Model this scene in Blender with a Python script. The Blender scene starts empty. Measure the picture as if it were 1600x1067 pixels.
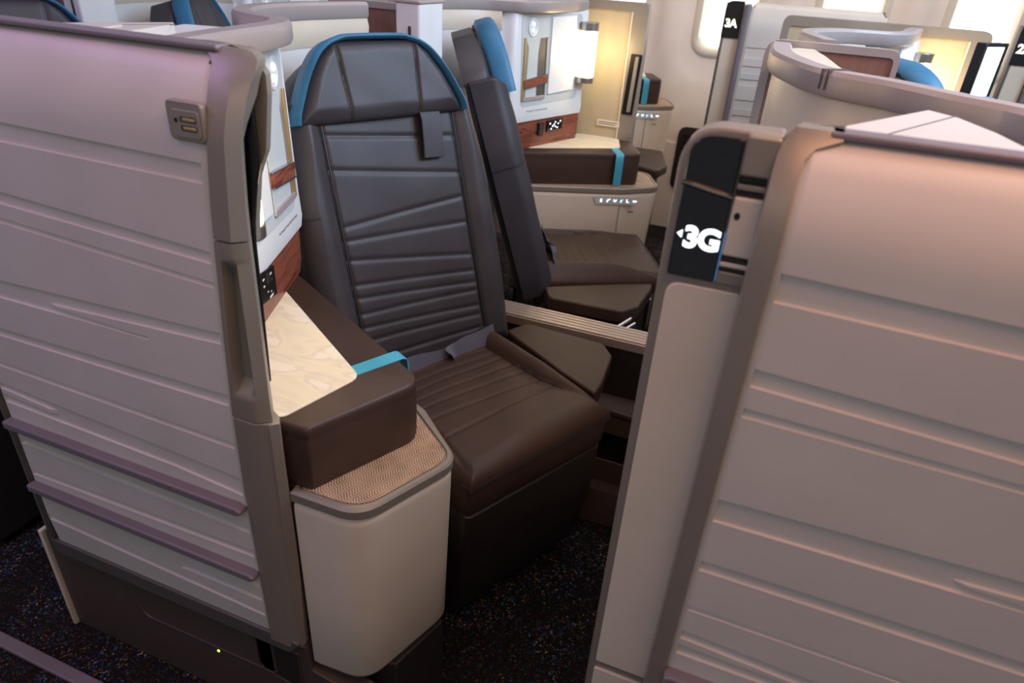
import bpy, bmesh, math, random
from mathutils import Vector, Matrix
random.seed(4)
sc = bpy.context.scene
COL = sc.collection
K = 0.88            # design units -> metres

# ------------------------------------------------------------------ camera
# rows of CR are the world axes seen in camera space (x right, y down, z forward)
CR = ((0.92904371, 0.2284692, -0.2909976), (0.36519217, -0.44031005, 0.82022054), (0.05926597, -0.86829079, -0.49250244))
CAMZ = 1.69
cam_d = bpy.data.cameras.new('camera'); cam = bpy.data.objects.new('camera', cam_d); COL.objects.link(cam)
cam_d.sensor_width = 36.0; cam_d.lens = 36.0 * 1055.0 / 1600.0
cam_d.clip_start = 0.02; cam_d.clip_end = 60
cam.matrix_world = Matrix(((CR[0][0], -CR[0][1], -CR[0][2], 0), (CR[1][0], -CR[1][1], -CR[1][2], 0), (CR[2][0], -CR[2][1], -CR[2][2], CAMZ * K), (0, 0, 0, 1)))
cam_d.dof.use_dof = True; cam_d.dof.focus_distance = 1.45; cam_d.dof.aperture_fstop = 4.5
sc.camera = cam

# ------------------------------------------------------------------ world, lights, exposure
wd = bpy.data.worlds.new('cabin_air'); sc.world = wd; wd.use_nodes = True
bg = wd.node_tree.nodes['Background']; bg.inputs[0].default_value = (0.77, 0.78, 0.88, 1); bg.inputs[1].default_value = 0.235
sc.view_settings.view_transform = 'Standard'; sc.view_settings.look = 'None'
sc.view_settings.exposure = 0.0; sc.view_settings.gamma = 1.0; sc.view_settings.use_curve_mapping = False

def area(name, loc, target, sx, sy, power, color):
    d = bpy.data.lights.new(name, 'AREA'); d.shape = 'RECTANGLE'; d.size = sx * K; d.size_y = sy * K; d.energy = power; d.color = color
    o = bpy.data.objects.new(name, d); COL.objects.link(o)
    o.location = Vector(loc) * K
    o.rotation_euler = (Vector(target) * K - o.location).to_track_quat('-Z', 'Y').to_euler()
    return o
area('aisle_mood_strip', (0.8, 0.70, 2.8), (0.5, 1.0, 1.4), 2.0, 0.25, 20, (1.0, 0.46, 0.25))
area('rear_mood_strip', (-2.0, 0.1, 2.7), (-1.4, 0.75, 0.9), 1.4, 0.25, 8, (0.62, 0.40, 1.0))
area('aisle_wash', (-0.5, -1.1, 2.3), (-0.4, 0.8, 0.8), 2.6, 0.6, 3.8, (1.0, 0.90, 0.82))
area('forward_ceiling_panel', (1.7, 1.9, 2.9), (-0.9, 1.6, 0.9), 1.6, 1.6, 80, (0.54, 0.76, 1.0))
area('centre_ceiling_panel', (-0.4, 2.3, 3.1), (-0.4, 2.2, 0.0), 2.4, 1.0, 13, (1.0, 0.84, 0.78))
area('window_side_wash', (0.0, 4.3, 2.8), (0.0, 4.9, 1.2), 4.0, 0.3, 20, (1.0, 0.78, 0.60))

# ------------------------------------------------------------------ geometry helpers (design coordinates)
def ray(px, py):
    d = Vector((px - 800.0, py - 533.5, 1055.0))
    return Vector([sum(CR[i][j] * d[j] for j in range(3)) for i in range(3)])
CP = Vector((0, 0, CAMZ))
def at(px, py, x=None, y=None, z=None):
    """design-space point seen at a photo pixel, on the plane x=, y= or z="""
    d = ray(px, py)
    t = (z - CP.z) / d.z if z is not None else (y / d.y if y is not None else x / d.x)
    return CP + d * t

class Tf:
    def __init__(s, mirror=False, dx=0.0, dy=0.0, dz=0.0): s.m, s.dx, s.dy, s.dz = mirror, dx, dy, dz
    def __call__(s, p):
        x, y, z = p
        if s.m: y = 4.2 - y
        return Vector(((x + s.dx) * K, (y + s.dy) * K, (z + s.dz) * K))
TF = [Tf()]
UO = {}
def mesh_obj(name, verts, faces, m, parent=None, smooth=True, bevel=0.0, seg=2, sharp=35, mats=None, fmat=None, raw=False):
    tf = TF[-1]
    vs = [Vector(v) if raw else tf(v) for v in verts]
    if tf.m and not raw: faces = [tuple(reversed(f)) for f in faces]
    if parent is not None: org = UO[parent.name]
    else:
        xs = [v.x for v in vs]; ys = [v.y for v in vs]; zs = [v.z for v in vs]
        org = Vector(((min(xs) + max(xs)) / 2, (min(ys) + max(ys)) / 2, min(zs)))
    me = bpy.data.meshes.new(name)
    me.from_pydata([v - org for v in vs], [], faces)
    bm = bmesh.new(); bm.from_mesh(me); bmesh.ops.remove_doubles(bm, verts=bm.verts, dist=1e-6)
    bmesh.ops.recalc_face_normals(bm, faces=bm.faces) if not raw else None
    bm.to_mesh(me); bm.free()
    for mm in (mats or [m]): me.materials.append(mm)
    if fmat and len(me.polygons) == len(fmat):
        for p, k in zip(me.polygons, fmat): p.material_index = k
    if smooth:
        me.shade_smooth(); me.set_sharp_from_angle(angle=math.radians(sharp))
    o = bpy.data.objects.new(name, me); COL.objects.link(o)
    UO[o.name] = org
    if parent is not None: o.parent = parent
    else: o.location = org
    if bevel:
        b = o.modifiers.new('edge', 'BEVEL'); b.width = bevel * K; b.segments = seg; b.limit_method = 'ANGLE'; b.angle_limit = math.radians(40); b.harden_normals = False
    return o
def thing(name, label, cat, loc, group=None):
    p = TF[-1](loc)
    o = bpy.data.objects.new(name, None); COL.objects.link(o); o.location = p; o.empty_display_size = 0.05
    UO[o.name] = p
    o['label'] = label; o['category'] = cat
    if group: o['group'] = group
    return o
def tag(o, label, cat, group=None):
    o['label'] = label; o['category'] = cat
    if group: o['group'] = group
    return o
def struct(o): o['kind'] = 'structure'; return o

def fillet(pts, rad, seg=6):
    """round the corners of a closed 2-D polygon; rad: one value or a list"""
    n = len(pts); out = []
    rs = rad if isinstance(rad, (list, tuple)) else [rad] * n
    for i in range(n):
        p = Vector(pts[i]); a = Vector(pts[i - 1]); b = Vector(pts[(i + 1) % n]); r = rs[i]
        if r <= 0: out.append(tuple(p)); continue
        da = (a - p); db = (b - p); la, lb = da.length, db.length; da.normalize(); db.normalize()
        ang = da.angle(db); t = min(r / math.tan(ang / 2), la * 0.49, lb * 0.49)
        p0 = p + da * t; p1 = p + db * t
        for k in range(seg + 1):
            s = k / seg
            out.append(tuple(p0 * (1 - s) ** 2 + p * 2 * s * (1 - s) + p1 * s ** 2))
    return out
def smooth_path(pts, n=6):
    """Catmull-Rom through open points"""
    P = [Vector(p) for p in pts]; P = [P[0] * 2 - P[1]] + P + [P[-1] * 2 - P[-2]]; out = []
    for i in range(1, len(P) - 2):
        for k in range(n):
            t = k / n
            out.append(0.5 * ((2 * P[i]) + (P[i + 1] - P[i - 1]) * t + (2 * P[i - 1] - 5 * P[i] + 4 * P[i + 1] - P[i + 2]) * t * t + (3 * P[i] - P[i - 1] - 3 * P[i + 1] + P[i + 2]) * t ** 3))
    out.append(P[-2]); return out
def prism(loop, vec):
    """closed 3-D loop extruded along vec"""
    n = len(loop); v = [Vector(p) for p in loop]; e = Vector(vec)
    vs = v + [p + e for p in v]
    fs = [tuple(range(n)), tuple(reversed(range(n, 2 * n)))] + [(i, i + n, (i + 1) % n + n, (i + 1) % n) for i in range(n)]
    return vs, fs
def ploop(pts2, z): return [(p[0], p[1], z) for p in pts2]
def loft(loops, cap=True, closed=True):
    n = len(loops[0]); vs = [Vector(p) for l in loops for p in l]; fs = []
    for j in range(len(loops) - 1):
        for i in range(n if closed else n - 1):
            a = j * n + i; b = j * n + (i + 1) % n
            fs.append((a, b, b + n, a + n))
    if cap: fs.append(tuple(reversed(range(n)))); fs.append(tuple(range((len(loops) - 1) * n, len(loops) * n)))
    return vs, fs
def sweep(path, prof, zbase=0.0):
    """sweep a closed profile [(side, up)] along a plan polyline (x, y[, z])"""
    P = [Vector((p[0], p[1], p[2] if len(p) > 2 else zbase)) for p in path]; loops = []
    for i, p in enumerate(P):
        a = P[max(i - 1, 0)]; b = P[min(i + 1, len(P) - 1)]
        t = (b - a); t.z = 0; t.normalize(); nn = Vector((t.y, -t.x, 0))
        loops.append([p + nn * s + Vector((0, 0, u)) for s, u in prof])
    return loft(loops)
def box(x0, x1, y0, y1, z0, z1): return prism([(x0, y0, z0), (x1, y0, z0), (x1, y1, z0), (x0, y1, z0)], (0, 0, z1 - z0))
def join(*vf):
    V, F = [], []
    for v, f in vf:
        o = len(V); V += list(v); F += [tuple(i + o for i in q) for q in f]
    return V, F
def tube(path, r, seg=10):
    P = [Vector(p) for p in path]; loops = []; up = Vector((0, 0, 1))
    for i, p in enumerate(P):
        t = (P[min(i + 1, len(P) - 1)] - P[max(i - 1, 0)]).normalized()
        s = t.cross(up); s = s.normalized() if s.length > 1e-4 else Vector((1, 0, 0)); u2 = s.cross(t)
        loops.append([p + (s * math.cos(k * 2 * math.pi / seg) + u2 * math.sin(k * 2 * math.pi / seg)) * r for k in range(seg)])
    return loft(loops)
def rrect(w, h, r, seg=5):
    return fillet([(-w / 2, -h / 2), (w / 2, -h / 2), (w / 2, h / 2), (-w / 2, h / 2)], r, seg)
def plane_pt(O, A, B, s, t): return Vector(O) + Vector(A) * s + Vector(B) * t
def segdist(p, a, b):
    ax, ay = a; bx, by = b; dx, dy = bx - ax, by - ay
    t = max(0, min(1, ((p[0] - ax) * dx + (p[1] - ay) * dy) / (dx * dx + dy * dy + 1e-12)))
    return math.hypot(p[0] - ax - t * dx, p[1] - ay - t * dy)
def clamp(v, a=0.0, b=1.0): return max(a, min(b, v))
def smst(v): v = clamp(v); return v * v * (3 - 2 * v)

def cushion(O, A, B, N, left, right, t0, t1, puff, depth, seams=(), ns=60, nt=80, edge=0.03, extra=None):
    """padded leather block: front surface over s in [left(t), right(t)], t in [t0, t1], raised along N"""
    O, A, B, N = map(Vector, (O, A, B, N)); V, F = [], []
    for j in range(nt + 1):
        q = j / nt; q = 0.5 - 0.5 * math.cos(math.pi * q) if nt > 20 else q
        q = 0.6 * (j / nt) + 0.4 * q; t = t0 + (t1 - t0) * q
        l, r = left(t), right(t)
        for i in range(ns + 1):
            p = i / ns; p = 0.6 * p + 0.4 * (0.5 - 0.5 * math.cos(math.pi * p)); s = l + (r - l) * p
            de = min(s - l, r - s, t - t0, t1 - t) / edge; de = clamp(de)
            h = puff * math.sqrt(max(0.0, 1 - (1 - de) ** 2))
            for (a, b, d, w) in seams:
                k = segdist((s, t), a, b)
                if k < w * 3: h -= d * math.exp(-(k / w) ** 2)
            if extra: h += extra(s, t) * de
            V.append(O + A * s + B * t + N * h)
    W = ns + 1
    for j in range(nt):
        for i in range(ns): F.append((j * W + i, j * W + i + 1, (j + 1) * W + i + 1, (j + 1) * W + i))
    ring = [i for i in range(W)] + [j * W + ns for j in range(1, nt + 1)] + [nt * W + i for i in range(ns - 1, -1, -1)] + [j * W for j in range(nt - 1, 0, -1)]
    b0 = len(V)
    for k in ring: V.append(V[k] - N * depth)
    n = len(ring)
    for k in range(n): F.append((ring[k], ring[(k + 1) % n], b0 + (k + 1) % n, b0 + k))
    F.append(tuple(b0 + k for k in range(n)))
    return V, F

# ------------------------------------------------------------------ materials
def srgb(r, g, b): return tuple(((c / 255) / 12.92 if c / 255 <= 0.04045 else ((c / 255 + 0.055) / 1.055) ** 2.4) for c in (r, g, b)) + (1,)
def base(name):
    m = bpy.data.materials.new(name); m.use_nodes = True; nt = m.node_tree
    return m, nt, nt.nodes['Principled BSDF']
def bump(nt, p, src, strength, dist=0.001):
    b = nt.nodes.new('ShaderNodeBump'); b.inputs['Strength'].default_value = strength; b.inputs['Distance'].default_value = dist
    nt.links.new(src, b.inputs['Height']); nt.links.new(b.outputs[0], p.inputs['Normal'])
def coords(nt, scale=(1, 1, 1), rot=(0, 0, 0)):
    t = nt.nodes.new('ShaderNodeTexCoord'); mp = nt.nodes.new('ShaderNodeMapping')
    mp.inputs['Scale'].default_value = scale; mp.inputs['Rotation'].default_value = rot
    nt.links.new(t.outputs['Object'], mp.inputs[0]); return mp.outputs[0]
def noise(nt, vec, scale, detail=3, dist=0.0):
    n = nt.nodes.new('ShaderNodeTexNoise'); n.inputs['Scale'].default_value = scale; n.inputs['Detail'].default_value = detail; n.inputs['Distortion'].default_value = dist
    nt.links.new(vec, n.inputs['Vector']); return n.outputs['Fac']
def ramp(nt, src, stops):
    r = nt.nodes.new('ShaderNodeValToRGB'); e = r.color_ramp.elements
    while len(e) > len(stops): e.remove(e[-1])
    while len(e) < len(stops): e.new(0.5)
    for q, (pos, c) in zip(e, stops): q.position = pos; q.color = c
    nt.links.new(src, r.inputs[0]); return r.outputs[0]
def paint(name, col, rough=0.4, metal=0.0, coat=0.0, grain=0.08, spec=0.5):
    m, nt, p = base(name); v = coords(nt)
    c = ramp(nt, noise(nt, v, 6, 3), [(0.3, tuple(x * 0.95 for x in col[:3]) + (1,)), (0.7, tuple(min(1, x * 1.05) for x in col[:3]) + (1,))])
    nt.links.new(c, p.inputs['Base Color']); p.inputs['Roughness'].default_value = rough; p.inputs['Metallic'].default_value = metal
    p.inputs['Coat Weight'].default_value = coat; p.inputs['Specular IOR Level'].default_value = spec
    if grain: bump(nt, p, noise(nt, v, 900, 2), grain, 0.0005)
    return m
def leather(name, col, rough=0.46):
    m, nt, p = base(name); v = coords(nt)
    c = ramp(nt, noise(nt, v, 9, 4), [(0.25, tuple(x * 0.82 for x in col[:3]) + (1,)), (0.75, tuple(x * 1.15 for x in col[:3]) + (1,))])
    nt.links.new(c, p.inputs['Base Color']); p.inputs['Roughness'].default_value = rough; p.inputs['Specular IOR Level'].default_value = 0.45
    vo = nt.nodes.new('ShaderNodeTexVoronoi'); vo.inputs['Scale'].default_value = 520; nt.links.new(v, vo.inputs['Vector'])
    ad = nt.nodes.new('ShaderNodeMath'); ad.operation = 'ADD'; nt.links.new(vo.outputs['Distance'], ad.inputs[0]); nt.links.new(noise(nt, v, 22, 3), ad.inputs[1])
    bump(nt, p, ad.outputs[0], 0.22, 0.0012); return m
def glow(name, col, strength):
    m, nt, p = base(name); p.inputs['Base Color'].default_value = col; p.inputs['Emission Color'].default_value = col; p.inputs['Emission Strength'].default_value = strength
    p.inputs['Roughness'].default_value = 0.5; return m
def wood(name):
    m, nt, p = base(name); v = coords(nt, (2.2, 2.2, 22), (0.35, 0.25, 0))
    w = noise(nt, v, 3.2, 8, 1.2); v2 = coords(nt, (6, 6, 140), (0.35, 0.25, 0)); g = noise(nt, v2, 2.0, 4, 0.3)
    mx = nt.nodes.new('ShaderNodeMath'); mx.operation = 'MULTIPLY_ADD'; mx.inputs[1].default_value = 0.35; nt.links.new(g, mx.inputs[0]); nt.links.new(w, mx.inputs[2])
    c = ramp(nt, mx.outputs[0], [(0.45, srgb(70, 34, 30)), (0.6, srgb(128, 66, 48)), (0.72, srgb(150, 84, 60)), (0.85, srgb(96, 50, 46))])
    nt.links.new(c, p.inputs['Base Color']); p.inputs['Roughness'].default_value = 0.38; p.inputs['Coat Weight'].default_value = 0.2; bump(nt, p, g, 0.08, 0.001); return m
def marble(name):
    m, nt, p = base(name); v = coords(nt, (1, 2.2, 1), (0, 0, 0.5))
    n = noise(nt, v, 4.5, 9, 1.6)
    c = ramp(nt, n, [(0.30, srgb(224, 214, 192)), (0.46, srgb(236, 226, 196)), (0.52, srgb(222, 212, 190)), (0.56, srgb(238, 230, 210)), (0.8, srgb(240, 233, 214))])
    nt.links.new(c, p.inputs['Base Color']); p.inputs['Roughness'].default_value = 0.42; return m
def wicker(name, c0, c1, sx=34, sz=150, dep=0.5):
    m, nt, p = base(name)
    t = nt.nodes.new('ShaderNodeTexCoord'); mp = nt.nodes.new('ShaderNodeMapping'); mp.inputs['Rotation'].default_value = (0, 0, 0.45); nt.links.new(t.outputs['Object'], mp.inputs[0])
    wv = nt.nodes.new('ShaderNodeTexWave'); wv.wave_type = 'BANDS'; wv.bands_direction = 'Y'; wv.inputs['Scale'].default_value = sz; wv.inputs['Distortion'].default_value = 0
    cmb = nt.nodes.new('ShaderNodeVectorMath'); cmb.operation = 'ADD'
    w2 = nt.nodes.new('ShaderNodeTexWave'); w2.bands_direction = 'X'; w2.inputs['Scale'].default_value = sx; nt.links.new(mp.outputs[0], w2.inputs['Vector'])
    w3 = nt.nodes.new('ShaderNodeTexVoronoi'); w3.feature = 'F1'; w3.inputs['Scale'].default_value = 38; nt.links.new(mp.outputs[0], w3.inputs['Vector'])
    off = nt.nodes.new('ShaderNodeCombineXYZ'); ml = nt.nodes.new('ShaderNodeMath'); ml.operation = 'MULTIPLY'; ml.inputs[1].default_value = 0.005; nt.links.new(w2.outputs['Fac'], ml.inputs[0]); nt.links.new(ml.outputs[0], off.inputs['Y']); nt.links.new(ml.outputs[0], off.inputs['Z'])
    nt.links.new(mp.outputs[0], cmb.inputs[0]); nt.links.new(off.outputs[0], cmb.inputs[1]); nt.links.new(cmb.outputs[0], wv.inputs['Vector'])
    mx = nt.nodes.new('ShaderNodeMath'); mx.operation = 'MULTIPLY_ADD'; mx.inputs[1].default_value = 0.45; nt.links.new(w3.outputs['Distance'], mx.inputs[0]); nt.links.new(wv.outputs['Fac'], mx.inputs[2])
    c = ramp(nt, mx.outputs[0], [(0.1, c0), (0.9, c1)]); nt.links.new(c, p.inputs['Base Color']); p.inputs['Roughness'].default_value = 0.5
    bump(nt, p, mx.outputs[0], dep, 0.0015); return m
def carpet(name):
    m, nt, p = base(name); v = coords(nt)
    vo = nt.nodes.new('ShaderNodeTexVoronoi'); vo.inputs['Scale'].default_value = 260; nt.links.new(v, vo.inputs['Vector'])
    sp = nt.nodes.new('ShaderNodeSeparateColor'); nt.links.new(vo.outputs['Color'], sp.inputs[0])
    c = ramp(nt, sp.outputs[0], [(0.0, srgb(30, 25, 24)), (0.5, srgb(38, 31, 29)), (0.62, srgb(58, 40, 30)), (0.70, srgb(30, 60, 84)), (0.80, srgb(62, 104, 132)), (0.86, srgb(128, 80, 44)), (0.92, srgb(42, 28, 60)), (0.97, srgb(156, 146, 112))])
    c_r = [x for x in nt.nodes if x.type == 'VALTORGB'][-1]; c_r.color_ramp.interpolation = 'CONSTANT'
    blot = ramp(nt, noise(nt, v, 9, 3), [(0.42, (0.25, 0.25, 0.25, 1)), (0.6, (1, 1, 1, 1))])
    mx = nt.nodes.new('ShaderNodeMix'); mx.data_type = 'RGBA'; mx.inputs[6].default_value = srgb(34, 28, 26)
    nt.links.new(blot, mx.inputs[0]); nt.links.new(c, mx.inputs[7]); nt.links.new(mx.outputs[2], p.inputs['Base Color'])
    p.inputs['Roughness'].default_value = 0.95; p.inputs['Specular IOR Level'].default_value = 0.1; bump(nt, p, vo.outputs['Distance'], 0.8, 0.003); return m

SHELL = paint('shell_offwhite', srgb(208, 202, 194), 0.42)
CREAM = paint('cream_enamel', srgb(218, 207, 188), 0.36)
WHITE = paint('cool_white_module', srgb(226, 228, 228), 0.35)
INSET = paint('pale_grey_inset', srgb(196, 202, 202), 0.45)
TRIM = paint('taupe_grey_trim', srgb(150, 142, 130), 0.42, 0.35)
TRIMD = paint('dark_grey_trim', srgb(100, 95, 90), 0.42, 0.3)
RAILM = paint('soft_grey_rail', srgb(176, 166, 164), 0.4, 0.25)
BUMPER = paint('lilac_grey_bumper', srgb(122, 114, 120), 0.4)
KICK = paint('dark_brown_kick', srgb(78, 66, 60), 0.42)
BLACK = paint('black_plastic', srgb(20, 19, 20), 0.35)
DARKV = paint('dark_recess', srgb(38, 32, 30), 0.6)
GLOSS = paint('black_glass', srgb(9, 8, 9), 0.06, 0, 0.6, 0)
CHROME = paint('brushed_chrome', srgb(176, 176, 176), 0.28, 0.95)
ALU = paint('grooved_aluminium', srgb(196, 182, 168), 0.4, 0.6)
LEATHER = leather('dark_taupe_leather', srgb(56, 53, 58))
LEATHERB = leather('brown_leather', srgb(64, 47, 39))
PIPE = leather('dark_piping', srgb(40, 36, 38))
BLUE = leather('sky_blue_leather', srgb(52, 116, 152), 0.45)
STRAP = leather('turquoise_band', srgb(70, 168, 196), 0.5)
BELT = leather('grey_blue_webbing', srgb(92, 98, 116), 0.5); FLAP = leather('flap_cloth', srgb(62, 62, 70), 0.6)
WOOD = wood('rosewood_veneer'); MARBLE = marble('cream_marble_laminate')
TEXT_TAN = wicker('wavy_tan_lid', srgb(104, 78, 60), srgb(206, 176, 144), 15, 62, 0.7)
TEXT_SCR = wicker('pressed_textile', srgb(176, 162, 132), srgb(190, 176, 146), 60, 260, 0.2)
TEXT_ROSE = wicker('rose_brown_textile', srgb(132, 98, 86), srgb(154, 118, 104), 40, 200, 0.4)
CARPET = carpet('speckled_carpet')
WALLM = paint('sidewall_ivory', srgb(232, 218, 204), 0.5)
GREENM = glow('green_lamp', (0.55, 1.0, 0.05, 1), 4)
SIGN = glow('lit_white_sign', (0.85, 0.93, 1.0, 1), 2.2)
SIGNW = glow('lit_warm_sign', (1.0, 0.92, 0.7, 1), 2.6)
ICON = glow('lit_icons', (0.9, 0.97, 1.0, 1), 1.6)
ICONB = glow('lit_blue_icon', (0.35, 0.7, 1.0, 1), 1.6)
SHADE = glow('lamp_shade_glow', (1.0, 0.84, 0.52, 1), 3.4)
DAY = glow('daylight_pane', (1.0, 0.99, 0.95, 1), 2.6)
SCREEN = glow('lit_screen', (0.80, 1.0, 0.95, 1), 1.3)
READ = glow('reading_light_lens', (0.85, 0.93, 1.0, 1), 0.55)
BRASS = paint('pale_gold_edge', srgb(190, 168, 110), 0.35, 0.5)
TXTM = paint('print_grey', srgb(110, 108, 108), 0.6, 0, 0, 0)
WPRINT = paint('white_print', srgb(225, 225, 225), 0.6, 0, 0, 0)

def text(name, body, O, A, B, size, m, parent, extrude=0.0004, offset=0.0, bold=0.0, align='LEFT', shear=0.0):
    """lettering as a curve object on the plane O + A s + B t"""
    tf = TF[-1]
    c = bpy.data.curves.new(name, 'FONT'); c.body = body; c.size = size * K; c.extrude = extrude; c.offset = bold; c.align_x = align; c.resolution_u = 4; c.space_character = 1.0 + offset; c.shear = shear
    c.materials.append(m)
    o = bpy.data.objects.new(name, c); COL.objects.link(o)
    p = tf(O); a = (tf(Vector(O) + Vector(A)) - p).normalized(); b = (tf(Vector(O) + Vector(B)) - p).normalized(); b = (b - a * a.dot(b)).normalized(); n = a.cross(b)
    M = Matrix(((a.x, b.x, n.x, 0), (a.y, b.y, n.y, 0), (a.z, b.z, n.z, 0), (0, 0, 0, 1)))
    me = bpy.data.meshes.new_from_object(o); bpy.data.objects.remove(o)
    o = bpy.data.objects.new(name, me); COL.objects.link(o)
    o.rotation_euler = M.to_euler(); o.parent = parent; o.location = p - UO[parent.name]
    return o

U = Vector((0.891, -0.454, 0)); Wv = Vector((0.454, 0.891, 0))    # seat axes: facing direction and width direction
def L(u, w, z): return U * u + Wv * w + Vector((0, 0, z))

# ------------------------------------------------------------------ structure
def carpet_floor():
    o = mesh_obj('floor', *box(-7, 4, -1.5, 5.2, -0.05, 0), CARPET, smooth=False); struct(o)
carpet_floor()
def sidewall():
    pitch, hx, hz, zc = 0.715, 0.155, 0.24, 1.495
    V, F = [], []; N = 40; z0, z1 = 0.62, 2.2
    def rloop(hx, hz, r, y, cx, zc=zc):
        pts = rrect(2 * hx, 2 * hz, r, N // 4 - 1)
        return [(cx + p[0], y, zc + p[1]) for p in pts]
    for k in range(-3, 5):
        cx = 0.265 + pitch * k
        inner = rloop(0.30, 0.46, 0.22, 5.0, cx)
        n = len(inner); outer = []
        for p in inner:
            dx, dz = p[0] - cx, p[2] - zc
            sx = (pitch / 2) / max(abs(dx), 1e-6); sz = ((z1 - zc) if dz > 0 else (zc - z0)) / max(abs(dz), 1e-6)
            s = min(sx, sz); outer.append((cx + dx * s, 5.0, zc + dz * s))
        # rectangle corners
        loops = [outer, inner, rloop(0.285, 0.445, 0.21, 5.012, cx), rloop(0.215, 0.305, 0.13, 5.02, cx)]
        v, f = loft(loops, cap=False); o0 = len(V); V += v; F += [tuple(i + o0 for i in q) for q in f]
        for cxs, czs in ((-1, z0), (1, z0), (1, z1), (-1, z1)):
            X = cx + cxs * pitch / 2
            cand = sorted(range(n), key=lambda i: (outer[i][0] - X) ** 2 + (outer[i][2] - czs) ** 2)[:2]
            V.append(Vector((X, 5.0, czs))); F.append((o0 + cand[0], o0 + cand[1], len(V) - 1))
        fl = loft([rloop(0.215, 0.305, 0.13, 5.02, cx), rloop(0.20, 0.29, 0.12, 5.008, cx), rloop(0.17, 0.26, 0.10, 5.012, cx), rloop(hx, hz, 0.09, 5.04, cx), rloop(hx - 0.005, hz - 0.005, 0.085, 5.08, cx)], cap=False)
        w = mesh_obj('window_%d' % (k + 4), *fl, CREAM, sharp=50); struct(w)
        pv, pf = prism(rloop(hx, hz, 0.09, 5.075, cx), (0, 0.004, 0))
        mesh_obj('pane', pv, pf, DAY, w, smooth=False)
    V2, F2 = join((V, F), box(-3.2, 4.0, 4.985, 5.03, 0.0, 0.62), box(-3.2, -2.235, 5.0, 5.03, 0.62, 2.2), box(3.48, 4.0, 5.0, 5.03, 0.62, 2.2))
    struct(mesh_obj('wall_left', V2, F2, WALLM, sharp=50))
    vp = thing('air_vent', 'dark floor-level air grille in the ivory sidewall beside the far console', 'vent', (-0.47, 4.98, 0.3))
    mesh_obj('frame', *prism([(-0.47 + p[0], 4.985, 0.52 + p[1]) for p in rrect(0.32, 0.44, 0.06)], (0, -0.012, 0)), DARKV, vp, bevel=0.003)
    for k in range(9):
        mesh_obj('slat', *box(-0.60, -0.34, 4.962, 4.974, 0.34 + k * 0.042, 0.355 + k * 0.042), BLACK, vp, smooth=False)
sidewall()

# ------------------------------------------------------------------ aisle panels with recessed bands
def interp(tab, z):
    if z <= tab[0][0]: return tab[0][1]
    for (a, x), (b, y) in zip(tab, tab[1:]):
        if z <= b: return x + (y - x) * (z - a) / (b - a)
    return tab[-1][1]
def curl(z): return 0.05 * max(0.0, (z - 1.43) / 0.12) ** 2
def band_face(XL, XR, z0, z1, lines, cell, nx=40, y=0.75, depth=0.0045, flare=None, cr=0.05, thick=0.03, xfade=0.014):
    """lines: list of (xa, za, xb, zb) top to bottom; cell(k, x) -> True when the strip between line k and k+1 is recessed"""
    V, F = [], []; rows = None
    xs = [XL + (XR - XL) * i / nx for i in range(nx + 1)]
    cut = sorted(set([XL, XL + 0.004, XR - 0.004, XR] + [x for x in xs]))
    xs = [XL, XL + xfade, XL + xfade + 0.002] + [x for x in xs if XL + xfade + 0.004 < x < XR - xfade - 0.004] + [XR - xfade - 0.002, XR - xfade, XR]
    rowcount = None
    for x in xs:
        zl = [a[1] + (a[3] - a[1]) * (x - a[0]) / (a[2] - a[0]) for a in lines]
        for i in range(1, len(zl)): zl[i] = min(zl[i], zl[i - 1] - 0.0035)
        zz = [(z1, 0.0)]
        nseg = 9
        top = min(zl[0] if zl else z0, z1 - 0.01)
        for k in range(1, nseg): zz.append((z1 + (top - z1) * k / nseg, 0.0))
        prev = 0.0
        inside = XL + xfade < x < XR - xfade
        for k, z in enumerate(zl):
            d = depth if (cell(k, x) and inside) else 0.0
            zc = max(z, z0 + 0.003)
            zz.append((zc, prev)); zz.append((zc - (0.0010 if z > z0 + 0.003 else 0), d)); prev = d
        zz.append((z0, prev if False else 0.0))
        # rounded outer corners
        for z, d in zz:
            xx = x
            e = min(x - XL, XR - x, z1 - z, z - z0)
            rnd = 0.006 * (1 - clamp(e / 0.006)) ** 2
            if flare and (x > (XL + XR) / 2 if flare[0] > 0 else x < (XL + XR) / 2):
                fr = abs((x - (XL if flare[0] > 0 else XR)) / (XR - XL)) ** 10
                xx += flare[1](z) * fr
            # plan-corner rounding
            for cxn, sx in ((XL, 1), (XR, -1)):
                for czn, sz in ((z0, 1), (z1, -1)):
                    cr_ = cr if czn == z1 else 0.012
                    ddx = (x - cxn) * sx; ddz = (z - czn) * sz
                    if ddz < cr_ and ddx <= 1e-6:
                        xx = cxn + sx * (cr_ - math.sqrt(max(0, cr_ * cr_ - (cr_ - ddz) ** 2))) + (xx - x)
            V.append(Vector((xx, y + curl(z) + d + rnd, z)))
        rowcount = len(zz)
    R = rowcount
    for i in range(len(xs) - 1):
        for j in range(R - 1):
            F.append((i * R + j, i * R + j + 1, (i + 1) * R + j + 1, (i + 1) * R + j))
    ring = [j for j in range(R)] + [i * R + R - 1 for i in range(1, len(xs))] + [(len(xs) - 1) * R + j for j in range(R - 2, -1, -1)] + [i * R for i in range(len(xs) - 2, 0, -1)]
    b0 = len(V)
    for k in ring: V.append(V[k] + Vector((0, thick, 0)))
    n = len(ring)
    for k in range(n): F.append((ring[k], ring[(k + 1) % n], b0 + (k + 1) % n, b0 + k))
    return V, F
def pl(p, q, y=0.75):
    a = at(*p, y=y); b = at(*q, y=y); return (a.x, a.z, b.x, b.z)

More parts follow.
